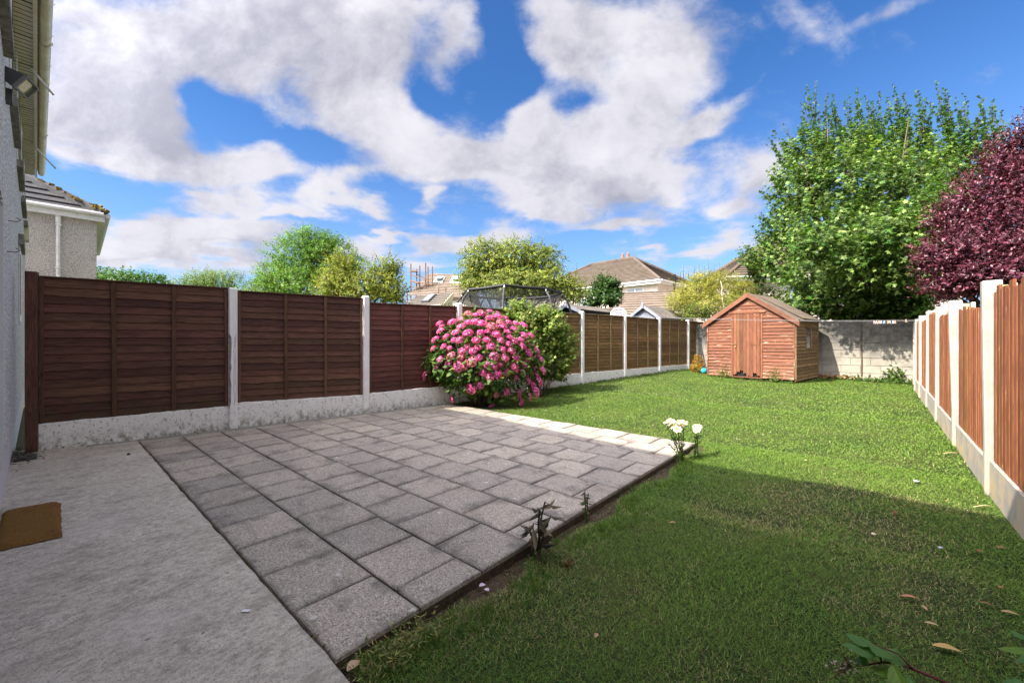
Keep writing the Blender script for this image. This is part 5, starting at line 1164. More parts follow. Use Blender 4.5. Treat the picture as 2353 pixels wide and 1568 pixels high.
# small leafy branch of an ash hanging at the right of the wall and at the maple's lower right
tree('ash_sapling', 'ash sapling with feathery leaves rising right of the maple above the wall', 'tree', [ib(2060, 600, 11.6, 60, 50), ib(2110, 650, 11.4, 40, 46), ib(2160, 480, 12.5, 70, 90), ib(2120, 700, 11.3, 26, 30), ib(2150, 650, 11.6, 50, 50)], bz(2110, 12.6), .06, 1500, .4, .12, .24, (.10, .20, .03), per=12, upb=.5, droop=.2, shell=.7, shape='diamond')
# plum
mb_ = [ib(2280, 440, 8.8, 90, 90), ib(2200, 500, 8.8, 66, 60), ib(2330, 360, 9, 60, 75), ib(2250, 570, 8.4, 110, 72), ib(2170, 590, 8.6, 50, 55), ib(2330, 520, 8.4, 110, 110), ib(2200, 650, 8.4, 70, 34), ib(2300, 620, 8, 90, 60), ib(2400, 400, 9, 110, 130), ib(2450, 560, 8.5, 120, 120)]
sh = [shoot(2320 + k * 9, 330, 2300 + k * 13, 300 - k * 12, 8.9, 26, .07) for k in range(5)] + [shoot(2250, 430, 2225, 395, 8.8, 20, .07), shoot(2200, 470, 2165, 440, 8.8, 20, .07), shoot(2160, 520, 2125, 510, 8.8, 20, .07), shoot(2150, 600, 2105, 600, 8.6, 22, .07), shoot(2150, 640, 2120, 668, 8.5, 22, .07)]
mb_ += [ib(2230, 660, 8.6, 70, 34), ib(2160, 650, 8.8, 40, 34), ib(2130, 590, 8.9, 26, 40)]
tree('purple_plum_tree', 'dark purple-leaved plum tree rising behind the right fence', 'tree', mb_, bz(2330, 9), .12, 6200, .36, .072, .55, (.075, .014, .026), alt=(.19, .055, .085), altf=.33, per=11, upb=.25, shell=.62, mats=M_PLUM, shoots=sh, var=.35)
# distant hedges past the gardens
tree('far_hedge', 'low leafy hedge far beyond the playhouse and trampoline', 'hedge', [ib(x, 716 + (x % 3) * 4, 19.5, 50, 26) for x in range(1040, 1300, 45)], bz(1150, 19.5), .05, 900, .3, .12, .6, (.07, .12, .02), per=8, shell=.8)

# ------------------------------------------------------------------ hydrangea and the shrub behind it
HB = LZ(-.62, 8.0); HB = V(HB.x + .02, HB.y, 0)
hyd = thing('hydrangea', 'big hydrangea bush covered in pink flower heads at the corner of the patio', 'hydrangea', tuple(HB))
def hpt(px, py, z): return W(px, py, z)
# crown: ellipsoid in the frame (lateral, depth, up)
HC = LZ(-.60, 7.95); HC.z = .98; ra, rd, ru = 1.02, .62, .90
lat_ = V(cy_, sy_, 0); dep_ = V(-sy_, cy_, 0)
def hsurf(u, v, k=1.0):
    """point of the crown's surface, u azimuth (0 = towards camera), v elevation"""
    a, b, c = math.sin(u) * math.cos(v), -math.cos(u) * math.cos(v), math.sin(v)
    wid = 1.0 - .30 * max(0, c) ** 2 + (.10 if c < 0 else 0) - (.5 * c * c if c < -.3 else 0)
    return HC + lat_ * a * ra * wid * k + dep_ * b * rd * wid * k + V(0, 0, c * ru * k)
def floret_mesh(seed, base):
    r = np.random.default_rng(seed); n = 75; C = []; A = []; N = []
    for i in range(n):
        th_ = math.acos(1 - 1.05 * (i + .5) / n); ph = i * 2.39996
        d = np.array([math.sin(th_) * math.cos(ph), math.sin(th_) * math.sin(ph), math.cos(th_)]); d += .10 * r.normal(size=3); d /= np.linalg.norm(d)
        c = d * np.array([.092, .092, .066]) * r.uniform(.88, 1.08); t1 = np.cross(d, r.normal(size=3)); t1 /= np.linalg.norm(t1); t2 = np.cross(d, t1)
        for q in (t1, t2, -t1, -t2): C.append(c); A.append(q + d * .15); N.append(d)
    C, A, N = map(np.array, (C, A, N)); n4 = len(C); L = np.full(n4, .017)
    tone = np.repeat(r.normal(size=n), 4)[:, None]
    col = np.array(base) * (1 + .22 * tone) ; k = np.repeat(r.random(n) < .18, 4); col[k] = np.array([.85, .42, .62])
    A = A / np.linalg.norm(A, axis=1, keepdims=True); S = np.cross(A, N); S /= np.linalg.norm(S, axis=1, keepdims=True)
    T = [(0, 0), (.6, .55), (1.0, 0), (.6, -.55)]
    v = np.stack([C + A * (a * L[:, None]) + S * (b * L[:, None]) for a, b in T], 1).reshape(-1, 3)
    f = (np.array([(0, 1, 2), (0, 2, 3)])[None] + (np.arange(n4) * 4)[:, None, None]).reshape(-1, 3)
    return fastmesh(v, f, M_PETAL, np.repeat(col.clip(0, 1), 4, axis=0))
FM = [floret_mesh(11, (.78, .10, .38)), floret_mesh(12, (.70, .08, .34)), floret_mesh(13, (.85, .18, .46)), floret_mesh(14, (.62, .09, .26)), floret_mesh(15, (.74, .22, .28))]
heads = []
# heads read off the photograph (pixels of the 2352 frame), then more around the back
hp = [(979,857,1.0),(1001,775,1),(1012,755,1),(996,795,.8),(1012,820,1),(1030,830,.9),(1032,795,.8),(1036,812,1),(1010,738,1),(1047,758,.9),(1060,745,1),(1040,735,1),(1057,776,1),(1075,760,1),(1063,800,.9),(1086,800,.95),(1083,824,1.1),(1052,835,1.1),(1068,833,.9),
      (1108,717,1),(1090,735,.95),(1075,735,.8),(1108,738,1),(1125,726,1),(1143,722,1),(1150,736,1),(1130,745,1.1),(1105,758,.9),(1118,775,.9),(1093,776,.9),(1128,790,1.1),(1150,775,.9),(1165,757,1),(1180,750,.9),(1140,762,1),(1180,778,1),(1203,765,1.1),(1155,797,.9),(1175,800,.9),(1200,790,1),(1213,806,1),(1196,775,.8),
      (1135,812,1),(1160,815,1),(1135,833,1),(1150,830,.8),(1110,848,.9),(1125,858,1),(1083,886,1.1),(1103,878,.8),(1145,853,1.1),(1165,848,.8),(1182,838,1),(1200,850,.9),(1184,862,.9),(1205,830,.9),(1232,800,.9),(1240,818,1.1),(1212,868,1),(1222,880,1),(1230,895,1.1),(1215,905,.9),(1163,893,1.1),(1140,900,.6),(1190,898,1),(1195,918,1),(1232,855,1),(1237,870,1),(1128,924,.8),(1040,910,.9),(1015,700+45,.8),(1168,785,.8),(1185,815,.9),(1210,820,.8),(1225,838,.9),(1168,735,.9),(1185,738,.9),(1202,742,.9),(1218,765,.8),(1222,785,.8),(1095,718,.8),(1120,755,.8),(1075,790,.8),(1100,815,.8),(1060,815,.8),(1020,790,.8),(1118,832,.8),(1005,835,.8),(1043,775,.8),(1025,768,.8),(1155,745,.9),(1098,792,.8),(1170,768,.8),(1245,845,.9),(1220,850,.8)]
def hface(px, py):
    # front surface of the crown under this pixel
    best = None
    for k in range(60):
        z = 6.9 + k * .035; p = W(px, py, z); d = p - HC; a, b, c = d.dot(lat_) / ra, d.dot(dep_) / rd, d.z / ru
        e = a * a + b * b + c * c
        if e <= 1: return p
        if best is None or e < best[0]: best = (e, p)
    return best[1]
for px, py, s in hp: heads.append((hface(px, py + 6) , s * random.uniform(.9, 1.05)))
for _ in range(45):
    u = random.uniform(1.7, 4.6); v = math.asin(random.uniform(-.1, 1)); heads.append((hsurf(u, v, 1.0), random.uniform(.8, 1.1)))
stm = MB()
for k, (p, s) in enumerate(heads):
    d = (p - HC).normalized() + V(0, 0, .7); q = d.to_track_quat('Z', 'Y').to_matrix().to_4x4()
    me = FM[random.choices(range(5), [5, 4, 3, 1.2, .7])[0]]
    o = mobj('flower_head', me, None, hyd, Matrix.Translation(p) @ q @ Matrix.Rotation(random.uniform(0, 6), 4, 'Z') @ Matrix.Scale(s * random.uniform(.92, 1.12), 4))
    b0 = HB + V(random.uniform(-.16, .16), random.uniform(-.16, .16), 0); stm.tube([b0, b0.lerp(p, .5) + V(0, 0, .12), p - d.normalized() * .02], [.008, .006, .004], 4, False)
stm.build('stems', M_DKSTEM, hyd)
C, A, N, L, Cc = [], [], [], [], []
for i in range(1500):
    if i < 950: v = math.asin(random.uniform(-.75, .98)); k = random.uniform(.82, 1.03)
    else: v = math.asin(random.uniform(-.95, .35)); k = random.uniform(.75, 1.02)
    u = random.uniform(-math.pi, math.pi) if random.random() < .35 else random.uniform(-1.7, 1.7)
    p = hsurf(u, v, k)
    if p.z < .12: continue
    o_ = (p - HC).normalized(); C.append(p); a = Vector(unit(1)[0]) * .8 + o_ * .7 + V(0, 0, -.35); A.append(a); N.append(o_ * .5 + V(0, 0, .8) + Vector(unit(1)[0]) * .35)
    L.append(random.uniform(.075, .135)); g = random.gauss(1, .2); Cc.append((.075 * g, .155 * g, .030 * g) if random.random() > .25 else (.15 * g, .24 * g, .05 * g))
for (p, s_) in heads:
    for q in range(7):
        c_ = p + (HC - p).normalized() * random.uniform(.03, .12) + Vector(unit(1)[0]) * .04; C.append(c_); o_ = (p - HC).normalized(); A.append(Vector(unit(1)[0]) + o_ * .4 + V(0, 0, -.3)); N.append(o_ * .5 + V(0, 0, .8) + Vector(unit(1)[0]) * .3); L.append(random.uniform(.07, .12)); g = random.gauss(1, .2); Cc.append((.085 * g, .17 * g, .03 * g))
C, A, N, L, Cc = map(np.array, (C, A, N, L, Cc)); leafset('foliage', M_LEAF, C, A, N, L, L * .72, Cc.clip(.01, 1), parent=hyd, shape='oval', cup=.22)

cp = LZ(.47, 9.0)
blobs = []
for px, py, z, rx, ry, rz in [(1205, 740, 8.9, 55, 50, 40), (1255, 760, 9.1, 60, 55, 40), (1280, 800, 9.3, 52, 55, 40), (1240, 820, 9.1, 62, 48, 40), (1275, 840, 9.2, 44, 38, 36), (1190, 715, 8.9, 34, 30, 30), (1255, 725, 9.0, 34, 22, 28), (1215, 790, 8.8, 50, 60, 30)]:
    blobs.append(ib(px, py, z + .25, rx, ry, rz))
cur = thing('currant_bush', 'bushy yellow-green currant shrub with lobed leaves right behind the pink hydrangea', 'shrub', (cp.x, cp.y, .05))
leafset('foliage', M_LEAF, *foliage(blobs, 1900, .24, .072, .95, (.17, .255, .05), alt=(.34, .38, .10), altf=.32, per=9, upb=.9, shell=.72, shape='maple', zmin=.25), parent=cur, shape='maple')
m = MB(); base = V(cp.x, cp.y, 0)
for k in range(26):
    b = random.choice(blobs); e = Vector(b[:3]) + Vector((random.uniform(-1, 1) * b[3], random.uniform(-1, 1) * b[4], random.uniform(-1, 1) * b[5])) * .8; s0 = base + V(random.uniform(-.25, .25), random.uniform(-.2, .2), -.05)
    m.tube([s0, s0.lerp(e, .5) + V(0, 0, .15), e], [.012, .008, .003], 5, False)
m.build('stems', M_DKSTEM, cur)

# ------------------------------------------------------------------ plants along the patio edge
def daisy_mesh(rad, n, seed, col=(.80, .77, .66)):
    r = np.random.default_rng(seed); C, A, N, L = [], [], [], []
    for q in range(n):
        a = 2 * math.pi * q / n + r.uniform(-.08, .08); el = r.uniform(-.25, .25); d = np.array([math.cos(a), math.sin(a), el]); C.append(d * rad * .22); A.append(d); N.append([0, 0, 1]); L.append(rad * .82 * r.uniform(.85, 1.1))
    C, A, N, L = map(np.array, (C, A, N, L)); A = A / np.linalg.norm(A, axis=1, keepdims=True); S = np.cross(A, N)
    T = [(0, .3), (0, -.3), (.7, .55), (.7, -.55), (1, 0)]; wv = rad * .20
    v = np.stack([C + A * (a * L[:, None]) + S * (b * wv) + np.array([0, 0, -.12 * rad * a * a]) for a, b in T], 1).reshape(-1, 3); f = (np.array([(0, 1, 2), (1, 3, 2), (2, 3, 4)])[None] + (np.arange(n) * 5)[:, None, None]).reshape(-1, 3)
    return fastmesh(v, f, M_PETAL, np.tile(np.array(col), (len(v), 1)))
def eye_mesh(r):
    bm = bmesh.new(); bmesh.ops.create_uvsphere(bm, u_segments=10, v_segments=6, radius=r)
    for v_ in bm.verts: v_.co.z *= .45
    me = bpy.data.meshes.new('eye'); bm.to_mesh(me); bm.free(); me.materials.append(mat('orange_flower_eye', base=(.75, .36, .02), rough=.8)); return me
DM = [daisy_mesh(.042, 26, s) for s in (1, 2)]; EM = eye_mesh(.0125)
def daisy_plant(label, base, flowers, nleaf, h, lean=(0, 0)):
    th = thing('daisy_plant', label, 'flowering plant', tuple(base)); m = MB(); C, A, N, L = [], [], [], []
    for (px, py, z, s, tilt) in flowers:
        p = W(px, py, z); b = base + V(random.uniform(-.03, .03), random.uniform(-.03, .03), -.02); m.tube([b, b.lerp(p, .5) + V(random.uniform(-.01, .01), 0, 0), p - V(0, 0, .012)], [.005, .0045, .0035], 5)
        d = Vector((tilt[0], tilt[1], 1)).normalized(); M = Matrix.Translation(p) @ d.to_track_quat('Z', 'Y').to_matrix().to_4x4() @ Matrix.Rotation(random.uniform(0, 6), 4, 'Z') @ Matrix.Scale(s, 4)
        f = mobj('flower', DM[random.randrange(2)], None, th, M); mobj('flower_eye', EM, None, f, M @ Matrix.Translation((0, 0, .004)))
        for k in range(nleaf):
            t = random.uniform(.12, .86); c = b.lerp(p, t); a = random.uniform(0, 6.28); C.append(c); A.append((math.cos(a), math.sin(a), random.uniform(.1, .8))); N.append((0, 0, 1)); L.append(random.uniform(.055, .10) * (1.15 - .5 * t))
    C, A, N, L = map(np.array, (C, A, N, L)); leafset('leaves', M_LEAF, C, A, N, L, L * .24, colvar(len(C), (.040, .085, .018), .25), parent=th, shape='oval', cup=.6)
    m.build('stems', M_STEM, th); return th
b1 = W(1565, 1052, 4.50); b1.z = -.04
daisy_plant('taller clump of white shasta daisies with orange centres at the patio corner', b1, [(1541, 966, 4.42, 1.1, (.1, -.5)), (1557, 968, 4.45, 1.15, (-.2, -.3)), (1571, 969, 4.5, 1.1, (.4, -.4)), (1546, 979, 4.4, 1.0, (-.3, -.6)), (1556, 985, 4.36, 1.1, (.2, -.9)), (1563, 976, 4.48, 1.1, (.3, -.2)), (1536, 973, 4.42, .9, (-.6, -.4)), (1530, 968, 4.42, .9, (-.4, -.3)), (1536, 1014, 4.5, .95, (-1.2, -.3))], 8, .4)
b2 = W(1598, 1050, 4.62); b2.z = -.04
daisy_plant('shorter daisy clump with three white flowers, right of the taller clump', b2, [(1597, 978, 4.55, .95, (-.2, -.5)), (1606, 978, 4.6, .9, (.3, -.4)), (1600, 986, 4.5, 1.05, (.1, -1.0))], 10, .3)
def stalk_plant(name, label, cat, base, stalks, colr, leafl, ratio, nl, stemm, droop=.5, alt=None):
    th = thing(name, label, cat, tuple(base)); m = MB(); C, A, N, L = [], [], [], []
    for pts in stalks:
        P3 = [base + V(0, 0, -.02) + (W(*pts[0]) - base) * 0.0] + [W(*q) for q in pts]
        m.tube(P3, [.006] + [.005] * (len(P3) - 2) + [.003], 5)
        for k in range(nl):
            t = random.uniform(.15, 1) * (len(P3) - 1); i = min(int(t), len(P3) - 2); c = P3[i].lerp(P3[i + 1], t - i); a = random.uniform(0, 6.28)
            C.append(c); A.append((math.cos(a), math.sin(a), random.uniform(-.9, .5) if droop else .6)); N.append((random.uniform(-.3, .3), random.uniform(-.3, .3), 1)); L.append(leafl * random.uniform(.6, 1.2))
    C, A, N, L = map(np.array, (C, A, N, L)); leafset('leaves', M_LEAF, C, A, N, L, L * ratio, colvar(len(C), colr, .25, alt, .35), parent=th, shape='oval', cup=.7); m.build('stems', stemm, th)
b = W(1238, 1262, 2.55); b.z = -.06
stalk_plant('withered_plant', 'withered plant with drooping dark brown leaves leaning over the patio edge', 'dead plant', b, [[(1240, 1225, 2.5), (1245, 1180, 2.48), (1252, 1152, 2.46), (1262, 1160, 2.45)], [(1250, 1220, 2.52), (1262, 1190, 2.5), (1266, 1185, 2.5)], [(1225, 1235, 2.5), (1215, 1215, 2.5), (1208, 1208, 2.5)], [(1230, 1230, 2.48), (1224, 1212, 2.48), (1226, 1200, 2.48)], [(1238, 1235, 2.46), (1236, 1200, 2.44), (1240, 1170, 2.44)]], (.050, .040, .020), .125, .26, 7, M_DKSTEM, alt=(.14, .11, .06))
b = W(1345, 1195, 3.0); b.z = -.06
stalk_plant('wilting_seedling', 'small wilting plant with green top and rusty red lower leaves at the patio edge', 'plant', b, [[(1345, 1165, 3.0), (1343, 1140, 3.0), (1344, 1124, 3.0)], [(1350, 1170, 3.0), (1349, 1150, 3.0), (1352, 1132, 3.0)]], (.055, .11, .02), .05, .35, 12, M_STEM, alt=(.16, .045, .02))
for (px, py, z, lab, colr, sc_) in [(1305, 1283 - 25, 2.4, 'tiny dried weed in bare soil just below the withered plant', (.16, .11, .04), .05), (915, 1420, 1.95, 'low green weed rosette at the edge of the nearest paving slab', (.05, .09, .02), .07), (1012, 1352, 2.1, 'small yellowing weed in the soil strip between two big slabs', (.17, .15, .05), .05), (1418, 1100, 3.5, 'thin dark seedling growing at the far half of the patio edge', (.06, .07, .03), .04)]:
    q = W(px, py, z); q.z = -.05
    th = thing('weed', lab, 'weed', tuple(q), 'weeds along the patio edge'); n = 22; a = rng.uniform(0, 6.28, n); C = np.tile(np.array(q), (n, 1)) + .01 * rng.normal(size=(n, 3)) * np.array([1, 1, .3]); A = np.stack([np.cos(a), np.sin(a), rng.uniform(.1, 1.2, n)], -1)
    L = sc_ * rng.uniform(.6, 1.3, n); leafset('leaves', M_LEAF, C, A, np.tile([0, 0, 1.], (n, 1)) + .2 * unit(n), L, L * .3, colvar(n, colr, .3), parent=th, shape='oval')
# pebbles in the soil
for k, (px, py, s, lab) in enumerate([(995, 1333, .022, 'pale rounded pebble in the bare soil beside the paving'), (933, 1355, .026, 'dark grey flat pebble nearest the paving corner'), (1012, 1340, .010, 'tiny grey pebble right of the pale pebble'), (948, 1400, .012, 'small brown stone close to the grass clump')]):
    q = W(px, py, 1.28 * F / (py - HY) * 1.03); bm = bmesh.new(); bmesh.ops.create_icosphere(bm, subdivisions=2, radius=s)
    for v_ in bm.verts: v_.co = Vector((v_.co.x * 1.2, v_.co.y * .8, v_.co.z * .7)) * (1 + .15 * mnoise.noise(v_.co * 60 + V(k, 0, 0)))
    me = bpy.data.meshes.new('p'); bm.to_mesh(me); bm.free(); tag(mobj('pebble', me, M_STONE, None, Matrix.Translation((q.x, q.y, -.045))), lab, 'pebble')
# petals, leaves and twigs lying on the lawn
def flatleaf(name, label, cat, px, py, ln, wd_, colr, rot=0, group=None, curl=.25):
    z = (1.28 + .03) * F / (py - HY); q = W(px, py, z); q.z = float(gh(q.x, q.y)) + .022
    m = MB(); n = 6
    for s in (-1, 1):
        for k in range(n):
            t0, t1 = k / n, (k + 1) / n; w0, w1 = [wd_ / 2 * math.sin(math.pi * min(1, t * .92 + .06)) for t in (t0, t1)]
            zz = lambda t, w: curl * wd_ * (w / wd_) * 1.2 + curl * ln * .25 * math.sin(t * 3)
            m.quad((ln * (t0 - .5), 0, zz(t0, 0)), (ln * (t1 - .5), 0, zz(t1, 0)), (ln * (t1 - .5), s * w1, zz(t1, w1)), (ln * (t0 - .5), s * w0, zz(t0, w0)))
    tag(mobj(name, m.mesh(mat('litter_' + '_'.join('%03d' % int(c * 1000) for c in colr), base=colr, rough=.7)), None, None, Matrix.Translation(q) @ Matrix.Rotation(YAW + math.radians(rot), 4, 'Z')), label, cat, group)
G_ = 'fallen leaves on the lawn'
flatleaf('petal', 'pale pink fallen petal lying in the soil strip beside the paving', 'petal', 1108, 1342, .035, .03, (.62, .50, .60), 20)
flatleaf('petal', 'lilac-white petal touching the grass just right of the pink petal', 'petal', 1118, 1352, .03, .025, (.64, .55, .66), -40)
flatleaf('petal', 'lilac petal on the shaded lawn at far right', 'petal', 2161, 1276, .03, .02, (.50, .48, .72), 10)
for (px, py, l, w, c, r, lab) in [(1545, 1203, .05, .02, (.42, .22, .12), 5, 'orange-brown fallen leaf alone in the middle of the shaded lawn'), (2090, 1390, .075, .022, (.45, .20, .11), -20, 'long cinnamon-coloured curled leaf on the lawn at lower right'),
     (2175, 1514, .09, .035, (.50, .33, .12), -25, 'large yellow-brown curled leaf near the bramble stem'), (2140, 1455, .05, .02, (.45, .30, .16), -30, 'pale brown crumpled leaf above the large curled one'), (2122, 1460 - 45, .04, .018, (.40, .26, .14), 80, 'small tan leaf standing on edge in the grass'),
     (2302, 1278, .05, .02, (.36, .13, .10), -10, 'reddish fallen leaf at the shade edge below the right fence'), (2250, 1285, .04, .025, (.26, .10, .05), 30, 'rust-coloured leaf just left of the reddish one'), (2265, 1470 - 62, .05, .02, (.22, .11, .05), -40, 'dark brown leaf between lilac petal and bramble'),
     (2320, 1430, .06, .025, (.38, .26, .12), -30, 'tan torn leaf at the right picture edge'), (812, 1530, .06, .045, (.55, .38, .24), 60, 'round pale tan leaf at the corner of concrete and paving'), (2055, 1192, .05, .03, (.20, .05, .05), 40, 'dark red fallen leaf by the shade line'),
     (2008, 1240, .035, .03, (.62, .50, .36), 10, 'cream-coloured leaf fragment on the shaded lawn'), (1350, 1197 - 18, .04, .016, (.70, .38, .28), 80, 'pink-orange leaf caught beside the wilting plant'), (2300, 1370, .03, .018, (.35, .17, .08), 0, 'tiny brown leaf near the right picture edge'), (1852, 1066, .035, .025, (.60, .42, .25), 0, 'tan leaf on the sunlit lawn beyond the shade'), (1370, 1460, .03, .02, (.40, .25, .14), 60, 'small brown leaf in the dry grass patch at the bottom')]:
    flatleaf('fallen_leaf', lab, 'leaf', px, py, l, w, c, r, G_)
flatleaf('paper_scrap', 'small white scrap lying on the sunlit lawn near the right fence', 'scrap', 2106, 1119, .05, .045, (.75, .72, .78), 15)
for (px, py, l, r, lab) in [(2182, 1050, .16, 3, 'straight dry twig on the sunlit lawn beside the second post'), (2255, 1171, .14, 5, 'pale dry stick lying near the first right post')]:
    z = 1.28 * F / (py - HY); q = W(px, py, z); q.z = float(gh(q.x, q.y)) + .03; d = Vector((math.cos(YAW + math.radians(r)), math.sin(YAW + math.radians(r)), .02))
    th = MB(); th.tube([q - d * l / 2, q + d * .01 + V(0, 0, .008), q + d * l / 2], [.005, .005, .003], 5); me = th.mesh(mat('dry_stick', base=(.50, .40, .22), rough=.9), org=q); tag(mobj('twig', me, None, None, Matrix.Translation(q)), lab, 'twig')

# moss heap and drain by the house corner
q = W(60, 1050, 4.45); q.z = .0
dr = thing('drain_cover', 'square dark drain cover under a heap of dry moss at the house corner', 'drain', tuple(q))
m = MB(); m.box(q + V(.12, .0, .018), (.20, .16, .03)); m.build('grate', M_METAL, dr)
n = 900; C = np.array(q) + rng.normal(size=(n, 3)) * np.array([.22, .07, .012]) + np.array([-.02, -.06, .025]); C[:, 2] = np.abs(C[:, 2] - .01) + .008
leafset('moss_debris', M_LEAF, C, unit(n) * np.array([1, 1, .4]), unit(n), rng.uniform(.015, .05, n), rng.uniform(.004, .009, n), colvar(n, (.05, .038, .02), .4, (.06, .07, .02), .3), parent=dr, shape='diamond', kind='stuff')
for (px, py, s, lab, c) in [(180, 1062, .018, 'white petal on the concrete under the first fence panel', (.8, .8, .8)), (565, 1407 - 0, .014, 'white oval speck on the concrete path in the foreground', (.8, .8, .8))]:
    z = 1.28 * F / (py - HY); q = W(px, py, z); me = boxmesh(.035, .018, .002, .0005, mat('white_speck', base=c)); tag(mobj('petal', me, None, None, Matrix.Translation((q.x, q.y, .012)) @ Matrix.Rotation(YAW, 4, 'Z')), lab, 'petal')
q = W(295, 1045, 1.28 * F / (1045 - HY)); bm = bmesh.new(); bmesh.ops.create_icosphere(bm, subdivisions=2, radius=.014)
for v_ in bm.verts: v_.co = Vector((v_.co.x * 1.3, v_.co.y, v_.co.z * .8)) * (1 + .3 * mnoise.noise(v_.co * 90))
me = bpy.data.meshes.new('clod'); bm.to_mesh(me); bm.free(); tag(mobj('moss_clod', me, M_BLACK, None, Matrix.Translation((q.x, q.y, .014))), 'small black clod of moss on the concrete near the slab edge', 'clod')
# tufts of moss in the joints
n = 900; C = []
for _ in range(n):
    if random.random() < .35: C.append((random.uniform(-6.6, SX), PY0 - .004 + random.gauss(0, .006), .0))
    else:
        r = random.randrange(1, NR); cx = SX - pxw * (random.randrange(0, 9) + (.5 if r % 2 else 0)); C.append((cx + random.gauss(0, .05), PY0 + pyh * r + random.gauss(0, .004), 0))
cl_ = np.array([(random.uniform(-.5, .5) * 0 + a, b, c) for a, b, c in C]); kk = rng.random(n) < .5; cl_[kk] = cl_[rng.integers(0, 40, kk.sum())] + .012 * rng.normal(size=(kk.sum(), 3)) * np.array([1, 1, 0])
leafset('joint_moss', M_LEAF, cl_ + np.array([0, 0, -.004]), unit(n) * np.array([1, 1, .2]) + np.array([0, 0, .7]), unit(n), rng.uniform(.006, .016, n), rng.uniform(.003, .006, n), colvar(n, (.07, .08, .02), .4, (.16, .09, .03), .4), parent=patio, shape='diamond', kind='stuff')

# weeds and dry leaves at the foot of the block wall
wb = WR + wd * .95 + wn * .35; n = 650
iv = thing('ivy_patch', 'creeping green ivy and weeds at the foot of the block wall', 'ivy', (wb.x, wb.y, .05))
bl = [(WR + wd * s + wn * .28).to_tuple()[:2] for s in (.35, .6, .85, 1.1, 1.5, 1.8)]
C = np.array([(*bl[rng.integers(0, 6)], .12) for _ in range(n)]) + rng.normal(size=(n, 3)) * np.array([.14, .12, .05]); C[:, 2] = np.maximum(C[:, 2], .10) + .02
k = rng.random(n) < .3; C[k] = np.array([*(WR + wd * .62 + wn * .12).xy, .28]) + rng.normal(size=(k.sum(), 3)) * np.array([.10, .06, .12]); C[:, 2] = np.maximum(C[:, 2], .1)
leafset('leaves', M_LEAF, C, unit(n), unit(n) * .5 + np.array([0, -.3, .8]), rng.uniform(.05, .10, n), rng.uniform(.04, .085, n), colvar(n, (.055, .115, .02), .3, (.14, .20, .05), .3), parent=iv, shape='maple', kind='stuff')
n = 420; cbase = WR + wd * 2.15 + wn * .3; C = np.array([cbase.x, cbase.y, .20]) + rng.normal(size=(n, 3)) * np.array([.40, .10, .025]); C[:, 2] = np.maximum(C[:, 2], .17)
tag(leafset('dry_leaves', M_LEAF, C, unit(n), unit(n) * .6 + np.array([0, 0, .6]), rng.uniform(.04, .08, n), rng.uniform(.025, .05, n), colvar(n, (.30, .14, .055), .35, (.42, .30, .17), .4), shape='oval', kind='stuff'), 'drift of dry orange-brown leaves between shed and block wall', 'leaves')
for u0, lab in ((.45, 'green weed growing against the right front boards of the shed'), (1.75, 'yellowish weed growing against the left front boards of the shed')):
    q = SP(u0, -.08, .24); n = 120; th = thing('tall_weed', lab, 'weed', tuple(q)); C = np.array(q) + rng.normal(size=(n, 3)) * np.array([.09, .03, .09]) + np.array([0, 0, .06]); C[:, 2] = np.maximum(C[:, 2], .22)
    leafset('leaves', M_LEAF, C, unit(n) + np.array([0, 0, .5]), unit(n), rng.uniform(.03, .07, n), rng.uniform(.015, .035, n), colvar(n, (.12, .18, .04), .3, (.30, .26, .10), .3), parent=th, shape='oval')
    m = MB()
    for _ in range(6): m.tube([q + V(random.uniform(-.1, .1), 0, -.03), q + V(random.uniform(-.15, .15), -.02, random.uniform(.15, .45))], .003, 4)
    m.build('stems', M_STEM, th)

# ------------------------------------------------------------------ bramble in the foreground
br = thing('bramble', 'bramble shoot with large green leaves reaching in at the bottom right corner', 'bramble', tuple(W(2250, 1650, 1.3)))
def bigleaf(pxs, w_ratio, z0, z1, droopz, colr, lab=None):
    """leaf from base pixel to tip pixel"""
    A, B = W(*pxs[0], z0), W(*pxs[1], z1); ax = B - A; L = ax.length; ax.normalize(); sd_ = ax.cross(V(0, 0, 1)).normalized(); nrm_ = sd_.cross(ax).normalized()
    nu, nv = 12, 8; vs = []; cs = []
    for i in range(nu + 1):
        t = i / nu; w = w_ratio * L * (math.sin(math.pi * t ** .8) ** .85) * .5 * (1 - .15 * t)
        w *= 1 + (.05 if i % 2 else -.03)
        for j in range(-nv // 2, nv // 2 + 1):
            s = j / (nv / 2); zz = -abs(s) * w * .35 * (1) + .004 * math.cos((t * 9 - abs(s) * 1.6) * 2 * math.pi) * L * 3 * .25 - droopz * t * t * L
            vs.append(A + ax * (t * L) + sd_ * (s * w) + nrm_ * zz); g = 1 + .18 * math.cos((t * 9 - abs(s) * 1.6) * 2 * math.pi) + (.25 if j == 0 else 0); cs.append((colr[0] * g, colr[1] * g, colr[2] * g))
    idx = np.arange(len(vs)).reshape(nu + 1, nv + 1); fs = np.stack([idx[:-1, :-1], idx[:-1, 1:], idx[1:, 1:], idx[1:, :-1]], -1).reshape(-1, 4)
    o = mobj('leaf', fastmesh(np.array(vs), fs, M_LEAF, np.array(cs), smooth=True), None, br)
g1, g2 = (.085, .20, .045), (.15, .26, .035)
